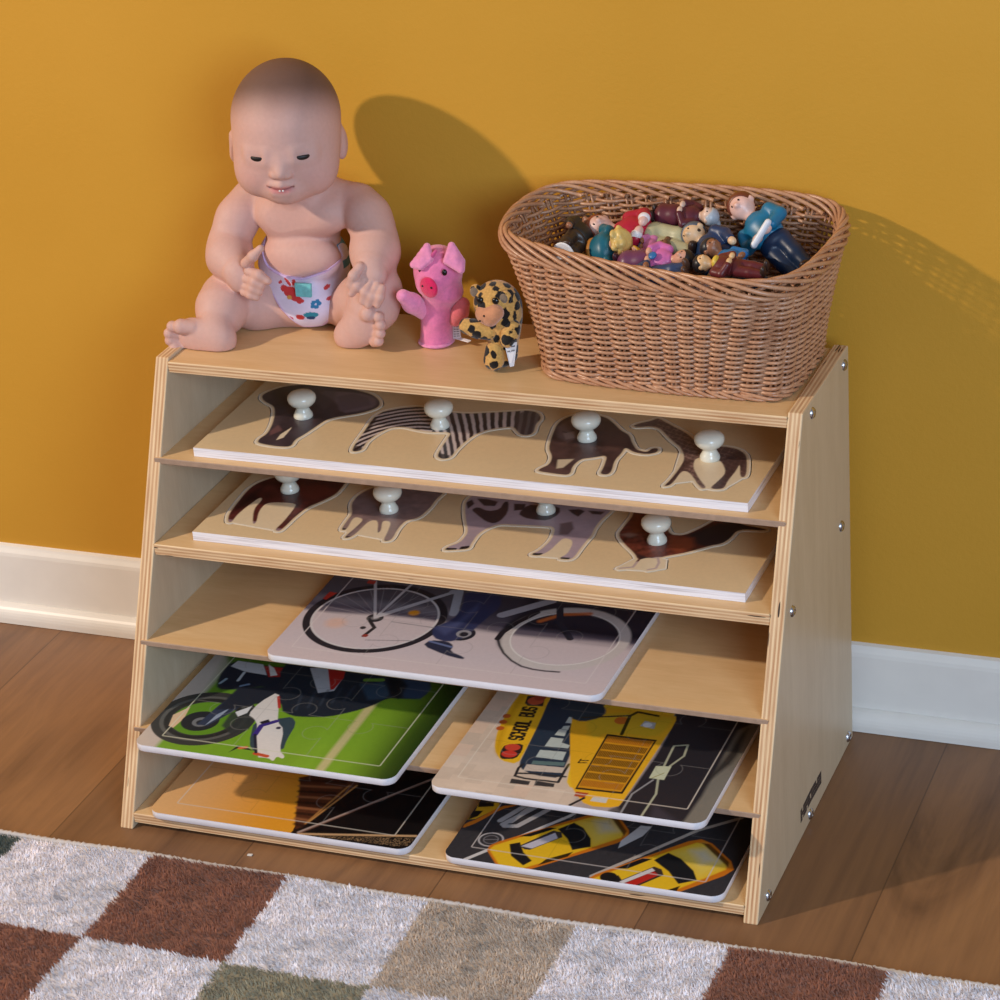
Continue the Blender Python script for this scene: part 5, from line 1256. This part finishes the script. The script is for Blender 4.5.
# ------------------------------------------------------------------ painted toy people lying in the basket
def fig_mat(rgb, rough=.38):
    return plain('toy_paint_%d_%d_%d' % rgb, rgb, rough, var=.07, scale=120)
SK1, SK2, SK3 = (226, 176, 148), (150, 98, 70), (214, 170, 150)
def local_mesh(build, h):
    f = Field((-.034, -.034, -.004), (.034, .034, .125), h); build(f); return f.mesh(1)
def figure(label, head, feet, front, hair, top, low, skin=SK1, s=1.0, style='short', skirt=False, arms='front', shoe=(58, 40, 34), extra=None, base=None, group='toy people in the wicker basket', length=None):
    hd_ = ony(*head); ft = ony(*feet); ax = unit(hd_-ft); L_ = np.linalg.norm(hd_-ft)/.088 if length is None else length
    fr = np.array(front, float); fr = unit(fr-ax*(fr @ ax)); rt = np.cross(ax, fr)          # local: x = right, y = back, z = up the figure
    Rm = np.stack([rt, -fr, ax], 1)
    root = empty('toy_figure', ft, label, 'toy figure', group)
    def put(name, build, rgb, parent=root, h=.0011, rough=.38):
        V, F = local_mesh(build, h)
        V = V*[s, s, L_]
        return mesh_np(name, ft+V @ Rm.T, F, fig_mat(rgb, rough), parent)
    def b_head(f):
        f.ell((0, 0, .0880), (.0098, .0102, .0112), k=0); f.cap((0, 0, .070), (0, 0, .082), .005, k=.003)
        f.ell((0, -.0102, .0868), (.0022, .0026, .0024), k=.002); f.ell((.0098, 0, .0875), (.002, .003, .0034), k=.001); f.ell((-.0098, 0, .0875), (.002, .003, .0034), k=.001)
        f.cap((-.0035, -.0098, .0822), (.0035, -.0098, .0822), .0008, k=.001, op=-1)
    hb = put('head', b_head, skin)
    for q in (-1, 1):
        put('eye', lambda f: f.ell((q*.0036, -.0093, .0895), (.0010, .0010, .0013), k=0), (30, 22, 20), hb, .0007)
    def b_hair(f):
        f.ell((0, .0016, .0910), (.0114, .0112, .0112), k=0)
        f.ell((0, -.011, .0850), (.0095, .0090, .0095), k=.002, op=-1)
        if style == 'long': f.chain([(0, .008, .090), (0, .0105, .078), (0, .0095, .070)], [.009, .0085, .006], k=.003)
        if style == 'bun': f.ell((0, .0115, .0955), .0062, k=.002)
        if style == 'pigtails':
            for q in (-1, 1): f.ell((q*.0125, .004, .0920), (.0062, .0062, .0072), k=.002)
        if style == 'curly':
            r = np.random.default_rng(5)
            for _ in range(26):
                t, p = r.uniform(0, 6.28), r.uniform(-.2, 1.2); d = np.array([math.cos(t)*math.cos(p), math.sin(t)*math.cos(p)+.25, math.sin(p)])
                f.ell(np.array([0, .001, .0905])+d*.0100, .0032, k=.0012)
    put('hair', b_hair, hair)
    def b_torso(f):
        f.ell((0, 0, .0615), (.0150, .0105, .0130), k=0); f.ell((0, 0, .0500), (.0130, .0100, .0110), k=.006)
        for q in (-1, 1):
            if arms == 'front': f.chain([(q*.0140, 0, .0680), (q*.0180, -.002, .0560), (q*.0105, -.0105, .0500)], [.0056, .0054, .0046], k=.002)
            else: f.chain([(q*.0140, 0, .0680), (q*.0172, .001, .0560), (q*.0172, -.003, .0440)], [.0056, .0052, .0044], k=.002)
        f.ell((0, 0, .0725), (.0075, .0070, .0030), k=.002)
    put('shirt', b_torso, top)
    for q in (-1, 1):
        if arms == 'front': put('hand', lambda f: f.ell((q*.0052, -.0130, .0492), (.0050, .0036, .0038), k=0), skin, h=.0009)
        else: put('hand', lambda f: f.ell((q*.0172, -.004, .0392), (.0036, .0036, .0050), k=0), skin, h=.0009)
    def b_low(f):
        if skirt: f.chain([(0, 0, .048), (0, 0, .036), (0, 0, .020)], [.0115, .0130, .0150], k=.004)
        else:
            f.ell((0, 0, .0430), (.0128, .0100, .0080), k=0)
            for q in (-1, 1): f.chain([(q*.0062, 0, .040), (q*.0062, 0, .022), (q*.0062, .0005, .008)], [.0072, .0064, .0058], k=.0025)
    put('skirt' if skirt else 'trousers', b_low, low)
    if skirt:
        for q in (-1, 1): put('leg', lambda f: f.cap((q*.0055, 0, .020), (q*.0055, 0, .006), .0038, .0032, k=0), skin)
    for q in (-1, 1): put('shoe', lambda f: (f.ell((q*.0062, -.004, .0040), (.0050, .0085, .0042), k=0)), shoe)
    if base:
        put('base', lambda f: (f.cap((0, 0, -.0006), (0, 0, .0006), .0120, k=0), f.clip((0, 0, .0014), (0, 0, 1)), f.clip((0, 0, -.0014), (0, 0, -1))), base)
    if extra: extra(put)
    return root
G_ = 'toy people in the wicker basket'
def ex_scroll(put):
    put('paper_roll', lambda f: f.cap((-.0098, -.0160, .0462), (.0098, -.0160, .0506), .0030, k=0), (226, 226, 232))
def ex_cuffs(put):
    for q in (-1, 1): put('cuff', lambda f: f.ell((q*.0085, -.0120, .0500), (.0046, .0046, .0050), k=0), (232, 226, 228))
def ex_yellow(put):
    put('collar', lambda f: f.ell((0, -.004, .0700), (.0088, .0086, .0050), k=0), (226, 190, 70))
def ex_book(put):
    put('book', lambda f: f.ell((.002, -.0150, .0560), (.0050, .0022, .0055), k=0), (44, 110, 170))
figure('largest toy man in a teal sweater and navy trousers holding a white paper roll', (742, 207, .336), (806, 276, .290), (-.35, -.7, .55), (116, 58, 38), (22, 112, 150), (24, 44, 74), (232, 186, 172), 1.22, extra=ex_scroll)
figure('toy figure with a shiny crimson top, red-brown hair and pale green trousers', (600, 228, .316), (702, 246, .304), (.1, -.55, .8), (134, 66, 40), (176, 24, 56), (184, 176, 138), (222, 180, 168), 1.2, extra=ex_cuffs)
figure('grey-haired toy figure in a maroon dress by the back of the basket', (709, 216, .329), (652, 216, .334), (.1, -.3, .9), (176, 182, 190), (88, 34, 48), (92, 36, 50), (222, 186, 164), .82, 'bun', True)
figure('toy figure in a teal jacket with blond hair and ochre trousers near the left end', (621, 242, .282), (571, 262, .298), (-.5, .5, -.6), (222, 186, 108), (20, 100, 122), (186, 122, 52), SK1, 1.12, 'curly')
figure('toy man with dark grey hair in a navy suit in the middle of the basket', (694, 235, .308), (750, 279, .262), (-.45, -.5, .4), (88, 98, 112), (26, 52, 92), (22, 40, 70), (228, 190, 150), 1.1, arms='down')
figure('toy girl in a pink top and purple skirt holding a blue book', (683, 259, .256), (614, 265, .258), (.1, -.6, .8), (34, 30, 32), (214, 112, 176), (110, 56, 92), (222, 164, 138), .84, 'long', True, shoe=(70, 34, 46), extra=ex_book)
figure('small toy figure with black hair, a yellow collar and a maroon body at the front', (703, 263, .236), (768, 272, .232), (.2, -.3, .9), (30, 28, 32), (104, 40, 44), (100, 36, 42), (226, 182, 130), .76, extra=ex_yellow)
figure('toy figure with short black hair and a bright blue shirt half under the navy suit', (712, 248, .274), (768, 290, .250), (.5, -.4, .6), (36, 36, 42), (30, 118, 184), (26, 48, 84), SK2, .88)
figure('small toy child with two brown hair bunches and a pink and blue top', (664, 247, .292), (622, 253, .292), (.1, -.5, .8), (110, 72, 52), (206, 120, 170), (120, 150, 196), SK2, .72, 'pigtails')
figure('toy figure with dark blue trousers and brown shoes at the front rim of the basket', (618, 283, .232), (690, 270, .236), (.1, -.4, .9), (60, 44, 36), (46, 62, 96), (48, 66, 104), SK2, .85, shoe=(96, 64, 48))
figure('dark-clothed toy figure with a white round base at the left end of the basket', (590, 226, .318), (564, 253, .268), (.6, -.5, .3), (34, 28, 26), (46, 38, 32), (58, 42, 32), SK2, .95, 'long', base=(246, 246, 248), arms='down')
figure('tiny toy figure with a yellow hat and red top between the blond and pink figures', (637, 251, .276), (622, 268, .268), (-.3, -.6, .5), (224, 176, 50), (190, 36, 48), (60, 60, 70), SK1, .62)
figure('brown toy figure under the navy suit at the right end of the basket', (700, 290, .262), (806, 288, .268), (0, -.5, .8), (60, 44, 36), (120, 88, 62), (128, 96, 66), SK3, 1.0)
# the layer beneath, glimpsed only through the gaps
lower = None
for k, (x, y, z, rz, tl) in enumerate(((.43, .285, .452, .1, 0), (.50, .300, .456, 3.0, 0), (.56, .270, .454, .2, 0), (.45, .255, .478, 2.9, .0), (.53, .315, .482, .15, 0), (.58, .290, .487, 3.3, 0), (.47, .320, .490, .0, 0), (.52, .262, .492, 3.05, 0))):
    if lower is None:
        u0 = (620, 300, .28); u1 = (560, 300, .28)
        lower = figure('painted toy figure mostly buried under the others in the wicker basket', (620, 300, .28), (520, 300, .28), (0, -.3, .95), (70, 50, 40), (120, 84, 60), (84, 70, 60), SK2, 1.0, group='buried toy people', length=1.0)
        o = lower; base_dir = unit(ony(620, 300, .28)-ony(520, 300, .28))
    else:
        o = lower.copy(); COL.objects.link(o)
        for ch in lower.children:
            c = ch.copy(); COL.objects.link(c); c.parent = o
            for g in ch.children:
                d = g.copy(); COL.objects.link(d); d.parent = c
    dx = .045*math.cos(rz); dy = .045*math.sin(rz)
    o.rotation_euler = (0, 0, rz-math.atan2(base_dir[1], base_dir[0])); o.location = (x-dx, y-dy, z)
# ------------------------------------------------------------------ checked shag rug
RX0, RX1, RY0, RY1 = -.42, 1.30, -.72, -.0455
CELL = .1445
PAL = {'w': Sa(236, 231, 235), 'b': Sa(152, 98, 74), 't': Sa(204, 186, 168), 'g': Sa(160, 151, 126), 'd': Sa(84, 92, 84)}
def cellcol(x, y):
    i = np.floor((x-.0609)/CELL).astype(int); j = np.floor((-.0455-y)/CELL).astype(int)
    c = np.tile(PAL['w'], (len(x), 1))
    seq = {(0, 0): 'b', (2, 0): 't', (4, 0): 'b', (-2, 0): 'd', (-1, 1): 'b', (1, 1): 'g', (3, 1): 'd', (5, 1): 't', (6, 0): 'g', (-3, 1): 't'}
    odd = (i+j) % 2 == 0
    cyc = ['b', 'g', 't', 'd', 'b', 't']
    for a in range(-4, 9):
        for b in range(0, 5):
            if (a+b) % 2: continue
            key = seq.get((a, b), cyc[(a*2+b*5) % 6]); c[(i == a) & (j == b)] = PAL[key]
    return c
def edge_y(x): return RY1+.0016*np.sin(x*9+1)+.0009*np.sin(x*37)
def rug_h(x, y): return .0085+.0022*np.sin(x*11+y*7)*np.sin(y*13+2)+.0018*np.exp(-((x-.43)/.09)**2-((y+.07)/.05)**2)
rug = empty('checked_rug', (.4, -.35, 0), 'shaggy checked rug in white, rust brown and tan on the plank floor', 'rug')
gx, gy = np.meshgrid(np.linspace(RX0, RX1, 260), np.linspace(0, 1, 110), indexing='ij')
Y_ = RY0+(edge_y(gx)-RY0)*gy; Z_r = rug_h(gx, Y_)
nx, ny = gx.shape; vid = np.arange(nx*ny).reshape(nx, ny)
Vt = np.stack([gx, Y_, Z_r-.003], -1).reshape(-1, 3)
Ft = np.stack([vid[:-1, :-1], vid[1:, :-1], vid[1:, 1:], vid[:-1, 1:]], -1).reshape(-1, 4)
edge = np.concatenate([vid[:, 0], vid[-1, 1:], vid[::-1, -1][1:], vid[0, ::-1][1:-1]])
Vb = Vt[edge].copy(); Vb[:, 2] = .0006; k = len(edge); a = np.arange(k)
Fs = np.stack([edge, len(Vt)+a, len(Vt)+(a+1) % k, edge[(a+1) % k]], 1)
mesh_np('backing', np.concatenate([Vt, Vb]), np.concatenate([Ft, Fs]), colmat('rug_yarn', .8, .25, sheen=.3), rug, np.concatenate([cellcol(Vt[:, 0], Vt[:, 1])*.8, np.tile(PAL['w']*.8, (k, 1))]))
NT = 260000
tx = RNG.uniform(RX0, RX1, NT); ty = RY0+(edge_y(tx)-RY0-.004)*RNG.uniform(0, 1, NT)
tz = rug_h(tx, ty)-.0035
n1 = fbm(tx, ty, 55, 51, 4); n2 = fbm(tx, ty, 160, 53, 3)
lean = np.stack([-.55+.7*n1+.45*RNG.normal(size=NT), -.35+.6*n2+.45*RNG.normal(size=NT)], 1)*.0028
ln = .0046+.0014*RNG.uniform(-1, 1, NT)
th = RNG.uniform(0, 6.28, NT); wd_ = .00115+.0004*RNG.uniform(-1, 1, NT)
base = np.stack([tx, ty, tz], 1); V = np.zeros((NT, 4, 3))
for q in range(3):
    V[:, q] = base+np.stack([wd_*np.cos(th+q*2.094), wd_*np.sin(th+q*2.094), 0*th], 1)
V[:, 3] = base+np.stack([lean[:, 0], lean[:, 1], ln], 1)
b4 = np.arange(NT)[:, None]*4
F = np.concatenate([b4+[0, 1, 3], b4+[1, 2, 3], b4+[2, 0, 3]])
cc = cellcol(tx+.0012*n2, ty+.0012*n1)*np.clip(1+.16*n1+.13*n2+.12*RNG.normal(size=NT), .55, 1.35)[:, None]
warm = np.clip(.5+.5*n1, 0, 1)[:, None]*.05
cc = cc*(1-warm)+cc*np.array([1.1, .96, .86])*warm
pile = mesh_np('pile', V.reshape(-1, 3), F, MATS['rug_yarn'], rug, np.repeat(cc, 4, axis=0), smooth=False)
tag(pile, kind='stuff')
bx = np.linspace(RX0, RX1, 700); pth = np.stack([bx, edge_y(bx)+.0003, np.full(700, .0046)+.0006*np.sin(bx*1400)], 1)
V, F = tubes([pth], [.0026+.0004*np.sin(bx*1800)], 6); mesh_np('bound_edge', V, F, plain('rug_binding', (196, 188, 184), .8), rug)
# ------------------------------------------------------------------ light: a warm lamp at the left, a cool window at the right front
def aim(o, tgt): o.rotation_euler = (Vector(tgt)-o.location).to_track_quat('-Z', 'Y').to_euler()
ld = bpy.data.lights.new('room_lamp', 'SPOT'); lo = bpy.data.objects.new('room_lamp', ld); COL.objects.link(lo)
lo.location = Vector((-2.05, -1.5, 2.15)); aim(lo, (.3, .2, .3))
ld.energy = 262; ld.color = (1.0, .84, .67); ld.shadow_soft_size = .06; ld.spot_size = math.radians(80); ld.spot_blend = .6
wd = bpy.data.lights.new('window_daylight', 'AREA'); wo = bpy.data.objects.new('window_daylight', wd); COL.objects.link(wo)
wd.shape = 'RECTANGLE'; wd.size = 1.2; wd.size_y = 1.3; wo.location = (2.3, -2.2, 1.35); aim(wo, (.3, .2, .3))
wd.energy = 52; wd.color = (.56, .76, 1.0)
w = bpy.data.worlds.new('room_ambient'); SC.world = w; w.use_nodes = True
w.node_tree.nodes['Background'].inputs[0].default_value = (.92, .88, .90, 1); w.node_tree.nodes['Background'].inputs[1].default_value = .22
SC.view_settings.exposure = .3
